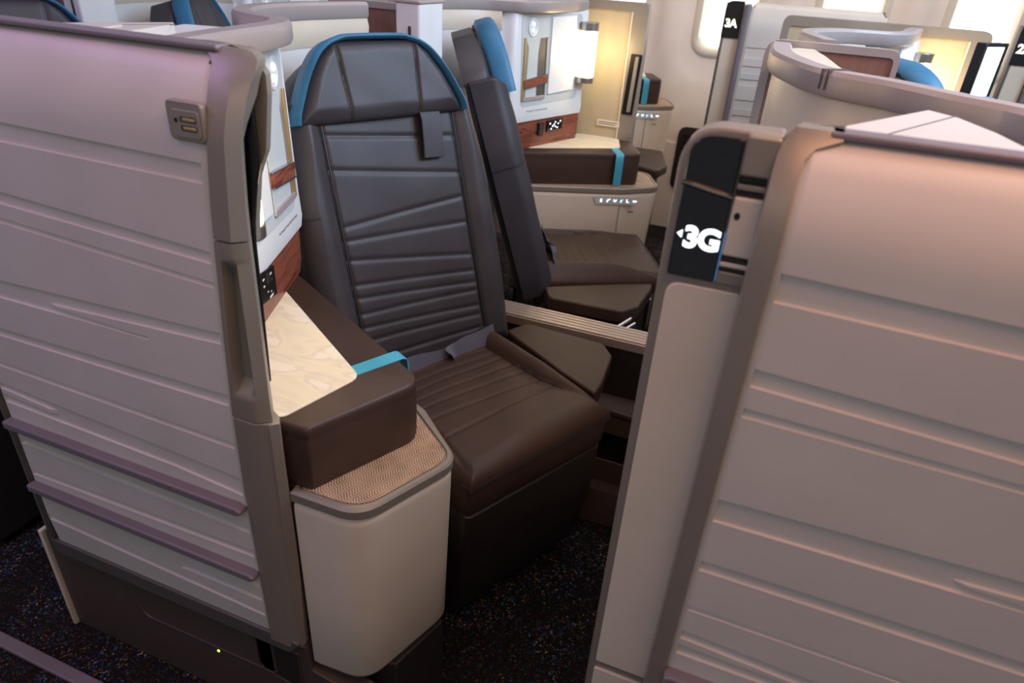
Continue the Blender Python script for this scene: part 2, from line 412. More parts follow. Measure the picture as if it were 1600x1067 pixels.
Z0 = 0.345; ZT = 1.553
def left_panel():
    t = thing('aisle_privacy_panel', 'tall off-white ribbed suite panel at left with two lilac bumper rails and vent plate', 'suite panel', (-1.1, 0.78, 0))
    prs = [((0, 190.7), (323.4, 257.3)), ((0, 220.8), (323, 288.3)), ((0, 299.5), (331, 395)), ((0, 317.8), (333, 413.4)), ((0, 339.8), (335, 442)), ((0, 347.3), (337, 451)),
           ((0, 438), (342, 520.4)), ((85.8, 476.8), (346, 538.4)), ((87, 481), (225, 525)), ((0, 464.7), (228, 528.8)),
           ((0, 512.5), (357, 618)), ((0, 523.8), (358, 634.8)), ((0, 564.5), (368, 694)), ((0, 571), (371, 703)),
           ((0, 597), (376.5, 747.5)), ((0, 605), (81.6, 640.5)), ((0, 612), (81.6, 646)), ((0, 623), (379.5, 768.5)),
           ((13, 675), (391, 825.5)), ((15, 684), (393, 834.5)), ((30, 725), (399, 861.5)), ((34.5, 733.4), (400.5, 872)),
           ((46.5, 758), (409.5, 912.5)), ((48, 764), (411, 920)), ((289, 882), (415.6, 934)), ((289, 888), (415.6, 941)), ((65, 797), (421, 958)), ((65.6, 804.8), (422, 965.3))]
    lines = [pl(a, b) for a, b in prs]
    x86 = at(86, 478, y=0.75).x; x228 = at(228, 528, y=0.75).x; x81 = at(81.6, 640, y=0.75).x; x289 = at(289, 888, y=0.75).x
    def cell(k, x):
        if k in (0, 2, 4, 6, 10, 12, 14, 18, 20, 22, 26): return True
        if k == 7: return x < x86
        if k == 8: return x < x228
        if k == 15: return x > x81
        if k == 16: return True
        if k == 24: return x > x289
        return False
    fin = [(0.35, -0.784), (0.875, -0.785), (1.085, -0.772), (1.262, -0.758), (1.345, -0.751), (1.44, -0.739), (1.50, -0.741), (1.52, -0.744), (1.536, -0.740), (1.56, -0.735)]
    fcr = [(1.0, -0.728), (1.288, -0.725), (1.40, -0.714), (1.484, -0.706), (1.52, -0.707), (1.56, -0.712)]
    fou = [(1.0, -0.711), (1.284, -0.707), (1.349, -0.704), (1.44, -0.696), (1.485, -0.690), (1.514, -0.688), (1.53, -0.681), (1.542, -0.679), (1.55, -0.684), (1.556, -0.694), (1.561, -0.712)]
    fl = lambda z: interp(fin, z) + 0.762
    mesh_obj('ribbed_face', *band_face(-1.443, -0.762, Z0, ZT, lines, cell, flare=(1, fl), cr=0.035), SHELL, t, sharp=50)
    # backing slab
    def outer_x(z): return -0.695 + 0.035 * smst((z - 1.40) / 0.09) * (1 - smst((z - 1.50) / 0.10)) - 0.0
    # front trim: vertical profile following the edge, top corner rounded
    zs = [0.36, 0.40, 0.60, 0.80, 0.93]
    zs2 = [0.99, 1.05, 1.10, 1.20, 1.29]
    zs3 = [1.292, 1.34, 1.39, 1.42, 1.44, 1.46, 1.48, 1.50, 1.52, 1.535, 1.548, 1.556, 1.56]
    def prof(z, inset=0.0):
        c = curl(z); x0, x1, x2 = interp(fin, z) - 0.002, interp(fcr, z), interp(fou, z)
        x0 = min(x0, x1 - 0.01); q = clamp((z - (ZT - 0.035)) / 0.035); x0 -= 0.035 * (1 - math.sqrt(max(0, 1 - q * q))); k = 0.3 + 0.7 * (1 - clamp((z - 1.44) / 0.06))
        return [(x0, 0.746 + c, z), (x1, 0.746 + c, z), (x2, 0.765 + c * 0.8, z), (x2 - 0.004, 0.772 + c * 0.8, z), (x2 - 0.026 * k, 0.80 + c * 0.6, z), (-0.81, 0.80 + c * 0.6, z), (-0.81, 0.782 + c, z), (x0, 0.782 + c, z)]
    up = mesh_obj('upper_edge_trim', *loft([prof(z) for z in zs3]), TRIM, t, bevel=0.004, seg=3)
    # lower-middle trim with a long grip recess
    def prof_h(z):
        P = prof(z)[:5] + [(-0.79, 0.80, z), (-0.79, 0.782, z), (prof(z)[0][0], 0.782, z)]; d = 0.022 * smst((z - 1.0) / 0.03) * smst((1.262 - z) / 0.03)
        a, b, c = [Vector(q) for q in P[:3]]
        a2 = a + Vector((0.010, 0, 0)); m1 = a2 + Vector((0.005, d, 0)); m2 = b + Vector((-0.008, d, 0)); m3 = b + Vector((0.002, 0.004, 0))
        return [a, a2, m1, m2, m3, c] + [Vector(q) for q in P[3:]]
    zz = [0.952, 0.98, 0.995, 1.00, 1.008, 1.018, 1.03, 1.06, 1.12, 1.18, 1.23, 1.24, 1.25, 1.258, 1.265, 1.289]
    mesh_obj('grip_recess_trim', *loft([prof_h(z) for z in zz]), TRIM, t, sharp=30)
    def prof_l(z):
        k = smst((z - 0.36) / 0.03)
        x0 = interp(fin, z) - 0.002
        return [(x0, 0.746, z), (-0.736, 0.746, z), (-0.716, 0.756, z), (-0.712, 0.754, z), (-0.698 - 0.01 * (1 - k), 0.768, z), (-0.712, 0.785, z), (-0.74, 0.80, z), (-0.81, 0.80, z), (-0.81, 0.782, z), (x0, 0.782, z)]
    mesh_obj('lower_edge_trim', *loft([prof_l(z) for z in (0.34, 0.36, 0.6, 0.80, 0.93, 0.95)]), TRIM, t, bevel=0.004, seg=3)
    mesh_obj('bottom_edge_trim', *prism([(p[0], 0.748, p[1]) for p in fillet([(-1.455, 0.315), (-0.74, 0.315), (-0.705, 0.36), (-0.765, 0.36), (-1.455, 0.36)], [0.03, 0.02, 0.01, 0, 0])], (0, 0.06, 0)), TRIMD, t, bevel=0.003)
    mesh_obj('top_edge_trim', *box(-1.46, -0.745, 0.794, 0.828, 1.5535, 1.562), BUMPER, t, bevel=0.003)
    mesh_obj('rear_edge_trim', *box(-1.456, -1.443, 0.748, 0.83, 0.36, 1.55), TRIMD, t, bevel=0.003)
    mesh_obj('backing', *box(-1.44, -0.81, 0.782, 0.80, 0.352, 1.46), TRIM, t, smooth=False)
    # vertical grip bar on the opening side
    gb = fillet([(-0.735, 1.535), (-0.718, 1.50), (-0.718, 1.395), (-0.744, 1.345), (-0.752, 1.275), (-0.741, 1.262), (-0.736, 1.30), (-0.720, 1.378), (-0.699, 1.42), (-0.685, 1.50), (-0.684, 1.53), (-0.70, 1.546)], [0.005, 0.01, 0.01, 0.01, 0.003, 0.003, 0.01, 0.02, 0.02, 0.01, 0.01, 0.01])
    mesh_obj('side_grip', *prism([(x, 0.818, z) for x, z in gb], (-0.003, 0.014, 0)), TRIM, t, bevel=0.003, seg=3)
    mesh_obj('gap_dark_plate', *prism([(x, 0.806, z) for x, z in [(-0.80, 1.0), (-0.744, 1.0), (-0.734, 1.30), (-0.716, 1.37), (-0.706, 1.40), (-0.706, 1.52), (-0.80, 1.52)]], (0, 0.007, 0)), BLACK, t, bevel=0.0015)  # added black plate: makes the gap look dark and hides the lamp behind
    # bumper rails
    for a, b, c in (((-60, 621.6), (385, 788), (375, 797)), ((37.5, 743), (405, 891.5), (402, 899))):
        xa, za, xb, zb = pl(a, b); h = 0.016
        xa = max(xa, -1.435)
        if a[0] < 0: za = zb + 0.004
        lp = [(xa, za), (xb - 0.012, zb), (xb, zb - 0.006), (xb, zb - h + 0.002), (xb - 0.012, zb - h - 0.004), (xa, za - h - 0.004)]
        lp2 = [(x, 0.728, z - 0.001 if i < 3 else z + 0.003) for i, (x, z) in enumerate(lp)]
        mesh_obj('bumper_rail', *prism([(x, 0.729, z) for x, z in lp], (0, 0.024, 0)), BUMPER, t, bevel=0.004, seg=3)
    # small plate with two vents and a jack hole
    c = at(294, 189, y=0.75)
    pv = mesh_obj('vent_plate', *prism([(c.x + p[0], 0.744, c.z + p[1]) for p in rrect(0.064, 0.056, 0.010)], (0, 0.01, 0)), TRIM, t, bevel=0.002); pv['label'] = 'small grey plate with two brass slots'
    mesh_obj('inner_plate', *prism([(c.x + p[0] + 0.002, 0.742, c.z + p[1] - 0.003) for p in rrect(0.050, 0.038, 0.006)], (0, 0.003, 0)), TRIM, pv, bevel=0.0008)
    for k in (0.0035, -0.0085):
        mesh_obj('slot', *prism([(c.x + 0.008 + p[0], 0.7414, c.z + k + p[1]) for p in rrect(0.028, 0.0075, 0.002)], (0, 0.002, 0)), DARKV, pv)
        mesh_obj('slot_insert', *box(c.x - 0.002, c.x + 0.021, 0.7405, 0.7425, c.z + k - 0.002, c.z + k + 0.0022), BRASS, pv, bevel=0.0006)
    mesh_obj('jack_hole', *prism([(c.x - 0.014 + 0.0028 * math.cos(i * 0.5236), 0.7412, c.z + 0.001 + 0.0034 * math.sin(i * 0.5236)) for i in range(12)], (0, 0.002, 0)), BLACK, pv)
    # kick plate
    kp = thing('kick_plate', 'dark brown base plate below the ribbed panel with a tiny green light', 'kick plate', (-1.1, 0.77, 0))
    mesh_obj('plate', *prism([(p[0], 0.765, p[1]) for p in fillet([(-1.50, 0.0), (-0.56, 0.0), (-0.56, 0.225), (-0.70, 0.255), (-0.71, 0.33), (-1.38, 0.33), (-1.44, 0.357), (-1.50, 0.357)], [0, 0.02, 0.02, 0.01, 0.01, 0.03, 0.03, 0.01])], (0, 0.05, 0)), KICK, kp, bevel=0.003)
    pr = [(-1.27, 0.335), (-0.985, 0.335), (-0.985, 0.10), (-1.25, 0.135)]
    rec = fillet([(-1.30, 0.34), (-1.245, 0.205), (-0.97, 0.185), (-0.955, 0.34)], [0, 0.03, 0.03, 0])
    for nm, pts in (('recess_frame', fillet([(-1.262, 0.325), (-1.215, 0.185), (-0.80, 0.185), (-0.80, 0.325)], [0, 0.04, 0.01, 0])), ('latch_frame', fillet([(-0.85, 0.31), (-0.85, 0.20), (-0.835, 0.185), (-0.73, 0.165), (-0.73, 0.30)], [0, 0.01, 0.01, 0.015, 0]))):
        ins = [Vector((p[0], p[1])) for p in pts]; cc = sum(ins, Vector((0, 0))) / len(ins)
        inn = [cc + (p - cc) * 0.955 for p in ins]
        lo = [(p.x, 0.7645, p.y) for p in ins]; l2 = [(p.x, 0.7605, p.y) for p in [cc + (p - cc) * 0.985 for p in ins]]; l3 = [(p.x, 0.7605, p.y) for p in [cc + (p - cc) * 0.97 for p in ins]]; l4 = [(p.x, 0.7638, p.y) for p in inn]
        mesh_obj(nm, *loft([lo, l2, l3, l4], cap=False), KICK, kp, sharp=60)
        mesh_obj('recess_panel', *prism([(p.x, 0.7636, p.y) for p in inn], (0, 0.001, 0)), DARKV if nm == 'latch_frame' else KICK, kp, smooth=False)
    mesh_obj('edge_strip', *box(-1.512, -1.50, 0.755, 0.82, 0.0, 0.357), CREAM, kp, bevel=0.003)
    g = at(343, 1015, y=0.765); g2 = at(323, 1005, y=0.765)
    def disc(nm, c, r, m, par, y=0.762, d=0.006): return mesh_obj(nm, *prism([(c.x + r * math.cos(i * 0.5236), y, c.z + r * math.sin(i * 0.5236)) for i in range(12)], (0, d, 0)), m, par)
    disc('lamp_bezel', g, 0.0055, BLACK, kp, 0.7625); disc('green_light', g, 0.0036, GREENM, kp, 0.7608, 0.004); disc('sensor_hole', g2, 0.004, CHROME, kp, 0.7625)
    kp['label'] = 'dark brown base plate below the left ribbed panel, tiny green light on it'
    # neighbour door column behind the panel edge
    d = thing('folded_door', 'thin edge of the retracted door behind the left ribbed panel', 'door', (-1.48, 0.8, 0.3))
    mesh_obj('leaf', *box(-1.482, -1.458, 0.765, 0.81, 0.33, 1.5), CREAM, d, bevel=0.003)
    mesh_obj('edge_trim', *box(-1.497, -1.483, 0.768, 0.815, 0.33, 1.5), TRIM, d, bevel=0.003)
left_panel()

def right_panel():
    t = thing('aisle_privacy_panel', 'large off-white ribbed suite panel filling the right side of the view', 'suite panel', (0.4, 0.78, 0))
    prs = [((1218, 426.5), (1600, 512.5)), ((1206, 471.4), (1600, 561.4)), ((1176.7, 575.5), (1549, 680)), ((1169, 603), (1440, 680)), ((1159.8, 636.5), (1316, 680)), ((1155, 650), (1265, 680)),
           ((1120, 778.8), (1600, 910)), ((1497, 910), (1600, 938)), ((1500, 915), (1600, 948)), ((1109, 812.5), (1600, 957)),
           ((1092, 874), (1600, 1035.6)), ((1088, 889), (1600, 1056)), ((1071, 943.8), (1424, 1067)), ((1071, 951), (1405, 1067)),
           ((1060, 982), (1277.5, 1067)), ((1058, 994), (1240, 1067)), ((1056, 1003.8), (1225, 1067)), ((1050.6, 1017), (1187.5, 1067))]
    lines = [pl(a, b) for a, b in prs]
    x97 = at(1497, 912, y=0.75).x
    def cell(k, x):
        if k in (0, 2, 4, 10, 12, 14, 16): return True
        if k == 6: return True
        if k == 7: return x < x97
        if k == 8: return True
        return False
    low = [(-1, 0.50, 1, 0.50), (-1, 0.47, 1, 0.47)]
    mesh_obj('ribbed_face', *band_face(0.030, 0.700, Z0, ZT - 0.008, lines, cell, flare=None, cr=0.035, xfade=0.012), SHELL, t, sharp=50)
    # frame on the left edge, wrapping back towards the door
    def prof(z):
        c = curl(z); r = 0.030 * (1 - math.sqrt(max(0, 1 - clamp((z - 1.515) / 0.04) ** 2)))
        q = clamp((z - (ZT - 0.043)) / 0.035); q = 0.035 * (1 - math.sqrt(max(0, 1 - q * q))) + 0.0335
        return [(q, 0.747 + c, z), (0.024, 0.746 + c, z), (0.007 + r * 0.6, 0.750 + c, z), (0.005 + r, 0.775 + c * 0.8, z), (0.005 + r, 0.80 + c * 0.6, z), (0.07, 0.80 + c * 0.6, z), (0.07, 0.784 + c, z), (q, 0.784 + c, z)]
    mesh_obj('edge_frame', *loft([prof(z) for z in (0.30, 0.6, 1.0, 1.40, 1.44, 1.47, 1.49, 1.51, 1.525, 1.535, 1.545, 1.553)]), TRIM, t, bevel=0.003, seg=3)
    mesh_obj('top_edge_trim', *box(0.055, 0.72, 0.794, 0.828, 1.545, 1.553), BUMPER, t, bevel=0.003)
    mesh_obj('backing', *box(0.035, 0.70, 0.782, 0.80, 0.36, 1.46), SHELL, t, smooth=False)
    a = at(1039, 1040, y=0.75)
    lp = [(a.x, a.z - 0.004), (a.x + 0.010, a.z + 0.002), (0.69, a.z + 0.002), (0.69, a.z - 0.020), (a.x + 0.016, a.z - 0.020), (a.x + 0.002, a.z - 0.012)]
    mesh_obj('bumper_rail', *prism([(x, 0.729, z) for x, z in lp], (0, 0.024, 0)), BUMPER, t, bevel=0.004, seg=3)
    mesh_obj('kick_board', *box(0.02, 0.70, 0.765, 0.82, 0.0, 0.34), KICK, t, bevel=0.003)
    # door column with the seat sign
    d = thing('suite_door', 'slim cream sliding door post carrying the lit 3G seat sign, left of the big right panel', 'door', (-0.05, 0.82, 0))
    Y = 0.80
    edge = fillet([(-0.096, 0.0), (0.012, 0.0), (0.012, 1.542), (-0.096, 1.542)], [0, 0, 0, 0.05], 8)
    mesh_obj('post_frame', *prism([(x, Y + 0.002, z) for x, z in edge], (0, 0.045, 0)), TRIM, d, bevel=0.004, seg=3)
    def pan(nm, x0, x1, z0, z1, m, y=Y - 0.003, th=0.006, r=(0.004,) * 4, bev=0.0015):
        return mesh_obj(nm, *prism([(p[0], y, p[1]) for p in fillet([(x0, z0), (x1, z0), (x1, z1), (x0, z1)], list(r))], (0, th, 0)), m, d, bevel=bev)
    pan('upper_insert', -0.083, 0.006, 0.605, 1.352, CREAM, r=(0.004, 0.004, 0.004, 0.02))
    pan('lower_insert', -0.083, 0.006, 0.06, 0.585, CREAM)
    # glossy display cover
    g = pan('display_glass', -0.085, -0.028, 1.362, 1.533, GLOSS, y=Y - 0.006, th=0.012, r=(0.004, 0.003, 0.004, 0.038)); g['label'] = 'glossy black display glass'
    mesh_obj('glass_lip', *tube([(-0.086, Y - 0.007, 1.478), (-0.05, Y - 0.010, 1.472), (-0.028, Y - 0.007, 1.468)], 0.0028, 8), GLOSS, g)
    mesh_obj('blue_edge_light', *box(-0.0275, -0.0265, Y - 0.0065, Y + 0.004, 1.365, 1.425), glow('blue_edge_glow', (0.12, 0.3, 0.6, 1), 0.35), g, smooth=False)
    A, B = (1, 0, 0), (0, 0, 1)
    text('seat_number', '3G', (-0.0735, Y - 0.0066, 1.402), A, B, 0.036, SIGN, g, 0.0002, -0.06, 0.0013)
    tri = [(-0.0815, 1.4165), (-0.0755, 1.4215), (-0.0755, 1.4115)]
    mesh_obj('arrow_mark', *prism([(x, Y - 0.0068, z) for x, z in tri], (0, 0.001, 0)), SIGN, g, smooth=False)
    # hinge blocks between sign and frame
    pan('hinge_cap', -0.026, 0.010, 1.495, 1.54, TRIM, y=Y - 0.012, th=0.02, bev=0.004)
    pan('hinge_groove', -0.026, 0.010, 1.486, 1.494, BLACK, y=Y - 0.004)
    pan('hinge_bar', -0.026, 0.010, 1.478, 1.485, TRIM, y=Y - 0.006)
    pan('hinge_groove', -0.026, 0.010, 1.472, 1.477, BLACK, y=Y - 0.004)
    pan('latch_cover', -0.026, 0.010, 1.398, 1.470, CREAM, y=Y - 0.006, bev=0.003)
    pan('hinge_groove', -0.026, 0.010, 1.391, 1.396, BLACK, y=Y - 0.004)
    pan('hinge_bar', -0.026, 0.010, 1.384, 1.390, CREAM, y=Y - 0.005)
    pan('hinge_groove', -0.026, 0.010, 1.379, 1.383, BLACK, y=Y - 0.004)
    pan('hinge_bar', -0.026, 0.010, 1.362, 1.378, TRIM, y=Y - 0.005)
    mesh_obj('sensor_hole', *prism([(-0.0185 + 0.0035 * math.cos(i * 0.5236), Y - 0.0066, 1.448 + 0.0045 * math.sin(i * 0.5236)) for i in range(12)], (0, 0.002, 0)), BLACK, d)
right_panel()

# ------------------------------------------------------------------ seats
def seat(label, hi=True, group='recliner suite seats', top_only=False):
    t = thing('recliner_seat', label, 'seat', tuple(L(-1.25, 1.06, 0)), group)
    q = 1.0 if hi else 0.4
    ni = lambda a: max(8, int(a * q))
    # backrest plane
    T = (U * -0.266 + Vector((0, 0, 0.89))) / 0.929; N = (U * 0.89 + Vector((0, 0, 0.266))) / 0.929
    O = L(-1.495, 1.06, 0.57)
    def half(tt):
        if tt < 0.5: return 0.325 + 0.008 * math.sin(tt * 6)
        return 0.329 - 0.034 * smst((tt - 0.5) / 0.3)
    P = 0.214
    se = []
    for (a, b) in (((-0.207, 0.706), (0.207, 0.664)), ((-0.213, 0.617), (0.207, 0.556)), ((-0.214, 0.462), (0.205, 0.484)), ((-0.214, 0.425), (0.205, 0.405)), ((-0.214, 0.372), (0.2, 0.303)),
                   ((-0.214, 0.30), (0.2, 0.250)), ((-0.214, 0.262), (0.2, 0.212)), ((-0.214, 0.215), (0.2, 0.185)), ((-0.214, 0.175), (0.2, 0.135)), ((-0.214, 0.135), (0.2, 0.105)), ((-0.214, 0.075), (0.2, 0.062))):
        se.append((a, b, 0.0042, 0.0065))
    for sgn in (-1, 1): se.append(((sgn * (P + 0.004), 0.0), (sgn * P, 0.80), 0.009, 0.0075))
    def wr(s, tt):
        r = math.sin(s * 23 + tt * 11) * math.sin(tt * 17 - s * 9) * 0.0016
        side = 0.018 * smst((abs(s) - P) / 0.05)
        return r + side - 0.012 * math.cos(clamp(abs(s) / P) * math.pi / 2)
    b = mesh_obj('backrest', *cushion(O, Wv, T, N, lambda k: -half(k) , half, -0.02, 0.80, 0.035, 0.075, se, ni(150), ni(230), 0.05, wr), LEATHER, t, sharp=60)
    for sgn in (-1, 1):
        mesh_obj('piping', *tube([plane_pt(O, Wv, T, sgn * (P + 0.004 - 0.004 * k / 11), 0.005 + k * 0.066) + N * 0.0335 for k in range(12)], 0.0032, 6), PIPE, b)
    # rear shell of the back
    hb = lambda k: (0.30 if k < 0.6 else 0.30 - 0.04 * smst((k - 0.6) / 0.2)) if k < 0.8 else 0.26 - 0.15 * ((k - 0.8) / 0.13) ** 1.6
    mesh_obj('back_shell', *cushion(O + N * -0.02 + Wv * -0.01, Wv, T, N, lambda k: -hb(k), hb, 0.0, 0.93, 0.02, 0.075, (), 24, 40, 0.03), LEATHER, t, sharp=50)
    # headrest: trapezoid with arched top
    Oh = O + N * 0.036 + Wv * -0.022
    hp = [(0.735, 0.268), (0.76, 0.262), (0.80, 0.243), (0.85, 0.216), (0.90, 0.178), (0.925, 0.145), (0.938, 0.110), (0.944, 0.07)]
    def hh(tt):
        tt += 0.004
        for (a, x), (c, y) in zip(hp, hp[1:]):
            if a <= tt <= c: return x + (y - x) * (tt - a) / (c - a)
        return hp[0][1] if tt < hp[0][0] else hp[-1][1]
    hs = [((-0.108, 0.73), (-0.122, 0.95), 0.0075, 0.0042), ((0.108, 0.73), (0.122, 0.95), 0.0075, 0.0042)]
    wrh = lambda s, tt: 0.010 * smst((abs(s) - 0.10) / 0.14) + math.sin(s * 31 + tt * 40) * 0.0008 - 0.012 * smst((0.775 - tt) / 0.05)
    h = mesh_obj('headrest', *cushion(Oh, Wv, T, N, lambda k: -hh(k) * 0.97, lambda k: hh(k) * 0.97, 0.732, 0.934, 0.03, 0.045, hs, ni(200), ni(60), 0.035, wrh), LEATHER, t, sharp=60)
    # blue band running over the arched edge (strip wider on the console side)
    out = []
    for sgn in (-1, 1):
        pts = [(sgn * x, tt) for tt, x in hp]
        out += pts if sgn < 0 else list(reversed(pts))
    out = smooth_path([(a, b_, 0) for a, b_ in out], 4)
    V, F = [], []; n = len(out); prof = [(-0.007, 0.022), (-0.003, 0.0285), (0.004, 0.022), (0.007, 0.010), (0.007, -0.035), (-0.006, -0.045)]
    for i, p in enumerate(out):
        a = out[max(i - 1, 0)]; c = out[min(i + 1, n - 1)]; tg = (c - a).normalized(); nr = Vector((-tg.y, tg.x, 0))
        side = abs(p.x) / 0.3
        wf = 1.0
        for e, dpt in prof:
            ee = e * (wf if e < 0 else 1)
            q_ = Vector((p.x, p.y, 0)) + nr * ee
            V.append(Oh + Wv * q_.x + T * q_.y + N * (dpt + 0.010 * smst((abs(p.x) - 0.10) / 0.14) + (0.003 if e > -0.01 else 0)))
    m_ = len(prof)
    for i in range(n - 1):
        for k in range(m_): F.append((i * m_ + k, i * m_ + (k + 1) % m_, (i + 1) * m_ + (k + 1) % m_, (i + 1) * m_ + k))
    F.append(tuple(range(m_))); F.append(tuple(range((n - 1) * m_, n * m_)))
    bb = mesh_obj('blue_band', V, F, BLUE, h, sharp=60); bb['label'] = 'sky blue leather edge band'
    if top_only: return t
    # stitched flap under the headrest
    fl = []
    for k, (s, tt, e) in enumerate([(0.122, 0.745, 0.05), (0.122, 0.715, 0.056), (0.121, 0.675, 0.052), (0.119, 0.64, 0.050), (0.117, 0.612, 0.046)]):
        wd_ = 0.0345
        fl.append([O + Wv * (s - wd_) + T * tt + N * e, O + Wv * (s + wd_ ) + T * (tt - 0.004) + N * e, O + Wv * (s + wd_) + T * (tt - 0.004) + N * (e - 0.007), O + Wv * (s - wd_) + T * tt + N * (e - 0.007)])
    f = mesh_obj('stowage_flap', *loft(fl), FLAP, b, bevel=0.002); f['label'] = 'grey cloth strap flap below the headrest'
    # seat cushion
    Oc = L(-1.495, 1.06, 0.565)
    # s = width, t = forward
    cs = []
    for (a, b_) in (((-0.20, 0.085), (0.165, 0.10)), ((-0.20, 0.125), (0.165, 0.135)), ((-0.20, 0.165), (0.17, 0.17)), ((-0.20, 0.205), (0.17, 0.22)), ((-0.2, 0.245), (0.172, 0.27)), ((-0.2, 0.30), (0.175, 0.33)), ((-0.22, 0.385), (0.19, 0.375))):
        cs.append((a, b_, 0.0026, 0.0045))
    sr = [(0.165, -0.03), (0.166, 0.10), (0.168, 0.22), (0.176, 0.32), (0.196, 0.40), (0.232, 0.49)]
    sl = [(-0.215, -0.03), (-0.215, 0.20), (-0.222, 0.36), (-0.245, 0.49)]
    def sat(tab, tt): return interp([(b_, a) for a, b_ in tab], tt)
    def cw(s, tt):
        a, b_ = sat(sl, tt), sat(sr, tt); fade = 1 - smst((tt - 0.28) / 0.22)
        if s > b_: k = clamp((s - b_) / (0.262 - b_ + 1e-4)); bol = 0.034 * math.sin(math.pi * k ** 0.7) * fade
        elif s < a: k = clamp((a - s) / (0.27 + a + 1e-4)); bol = 0.022 * math.sin(math.pi * k ** 0.7) * fade
        else: bol = 0.0
        g = min(abs(s - a), abs(s - b_)); bol -= 0.006 * math.exp(-(g / 0.006) ** 2)
        return bol + 0.0012 * math.sin(s * 27 + tt * 19) + 0.006 * math.cos(clamp(abs(s + 0.02) / 0.2) * math.pi / 2) * smst(tt / 0.1)
    c = mesh_obj('seat_cushion', *cushion(Oc, Wv, U, (0, 0, 1), lambda k: -0.27 + 0.01 * smst((k - 0.45) / 0.1), lambda k: 0.262 - 0.012 * smst((k - 0.42) / 0.1), -0.03, 0.545, 0.045, 0.01, cs, ni(130), ni(130), 0.055, cw), LEATHERB, t, sharp=60)
    mesh_obj('bolster_piping', *tube([Oc + Wv * a + U * b_ + Vector((0, 0, 0.0405)) for a, b_ in [tuple(q[:2]) for q in smooth_path([(a, b_, 0) for a, b_ in sr[:-1]], 5)]], 0.0026, 6), PIPE, c)
    rim = fillet([(-0.262, -0.03), (0.25, -0.03), (0.25, 0.535), (-0.262, 0.535)], [0, 0, 0.035, 0.03])
    mesh_obj('piping', *tube([Oc + Wv * (a * 1.012) + U * (b_ + 0.008) + Vector((0, 0, 0.001)) for a, b_ in rim[1:]], 0.004, 6), PIPE, c)
    rim1 = fillet([(-0.266, -0.02), (0.258, -0.02), (0.258, 0.538), (-0.266, 0.538)], [0.01, 0.01, 0.035, 0.03])
    lp = lambda z, sc_, fw=0.0: [Oc + Wv * (a * sc_) + U * (b_ * sc_ + fw) + Vector((0, 0, z)) for a, b_ in rim1]
    mesh_obj('cushion_fascia', *loft([lp(-0.003, 0.995), lp(-0.02, 1.0), lp(-0.085, 0.995), lp(-0.10, 0.98)]), LEATHERB, t, sharp=50)
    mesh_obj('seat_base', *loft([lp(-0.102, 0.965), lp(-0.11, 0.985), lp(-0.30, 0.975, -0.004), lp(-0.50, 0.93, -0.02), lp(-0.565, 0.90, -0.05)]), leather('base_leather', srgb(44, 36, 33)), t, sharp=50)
    # armrest pad on the centre side
    pad = fillet([(-0.699, 1.90), (-0.65, 1.985), (-0.372, 1.968), (-0.325, 1.90), (-0.312, 1.72), (-0.318, 1.66), (-0.45, 1.735)], [0.02, 0.03, 0.03, 0.02, 0.03, 0.01, 0.02])
    mesh_obj('armrest', *prism(ploop(pad, 0.535), (0, 0, 0.052)), LEATHERB, t, bevel=0.008, seg=3)
    mesh_obj('armrest_bracket', *box(-0.322, -0.308, 1.64, 1.70, 0.40, 0.535), CHROME, t, bevel=0.003)
    mesh_obj('side_housing', *prism(ploop([(-0.70, 1.78), (-0.70, 1.98), (-0.36, 1.96), (-0.325, 1.70), (-0.46, 1.76)], 0.05), (0, 0, 0.47)), DARKV, t, bevel=0.004)
    # twisted belt
    V, F = [], []
    pts = [(-0.20, 0.05, 0.03), (-0.12, 0.052, 0.03), (-0.07, 0.05, 0.035), (-0.02, 0.035, 0.04), (0.04, 0.04, 0.045), (0.10, 0.045, 0.04), (0.16, 0.045, 0.035), (0.215, 0.05, 0.02)]
    pts = smooth_path(pts, 5); n = len(pts)
    for i, p in enumerate(pts):
        k = i / (n - 1); ang = 0.9 + math.pi * smst((k - 0.30) / 0.22) if True else 0
        hw = 0.026 + 0.008 * smst((k - 0.5) / 0.2)
        dd = T * math.cos(ang * 0.0 + 0) * 1.0
        a1 = math.pi * smst((k - 0.46) / 0.14)
        up = ((Vector((0, 0, 0.8)) - U * 0.25) * math.cos(a1) + U * math.sin(a1) * 0.8).normalized(); th = up.cross(Wv).normalized() * 0.0018
        c0 = L(-1.495, 1.06, 0.61) + Wv * p.x + U * (0.055 + p.z * 0.5) + Vector((0, 0, p.y * 0.5 - 0.005))
        V += [c0 - up * hw - th, c0 + up * hw - th, c0 + up * hw + th, c0 - up * hw + th]
    for i in range(n - 1):
        for k in range(4): F.append((i * 4 + k, i * 4 + (k + 1) % 4, (i + 1) * 4 + (k + 1) % 4, (i + 1) * 4 + k))
    F += [(0, 1, 2, 3), tuple(range((n - 1) * 4, n * 4))]
    bl = mesh_obj('seat_belt', V, F, BELT, t, sharp=60); bl['label'] = 'grey-blue belt webbing lying twisted'
    mesh_obj('belt_buckle', *prism(ploop([tuple(L(-1.43 + a, 0.86 + b_, 0)[:2]) for a, b_ in rrect(0.05, 0.06, 0.01)], 0.60), (0, 0, 0.02)), BLACK, t, bevel=0.003)
    return t

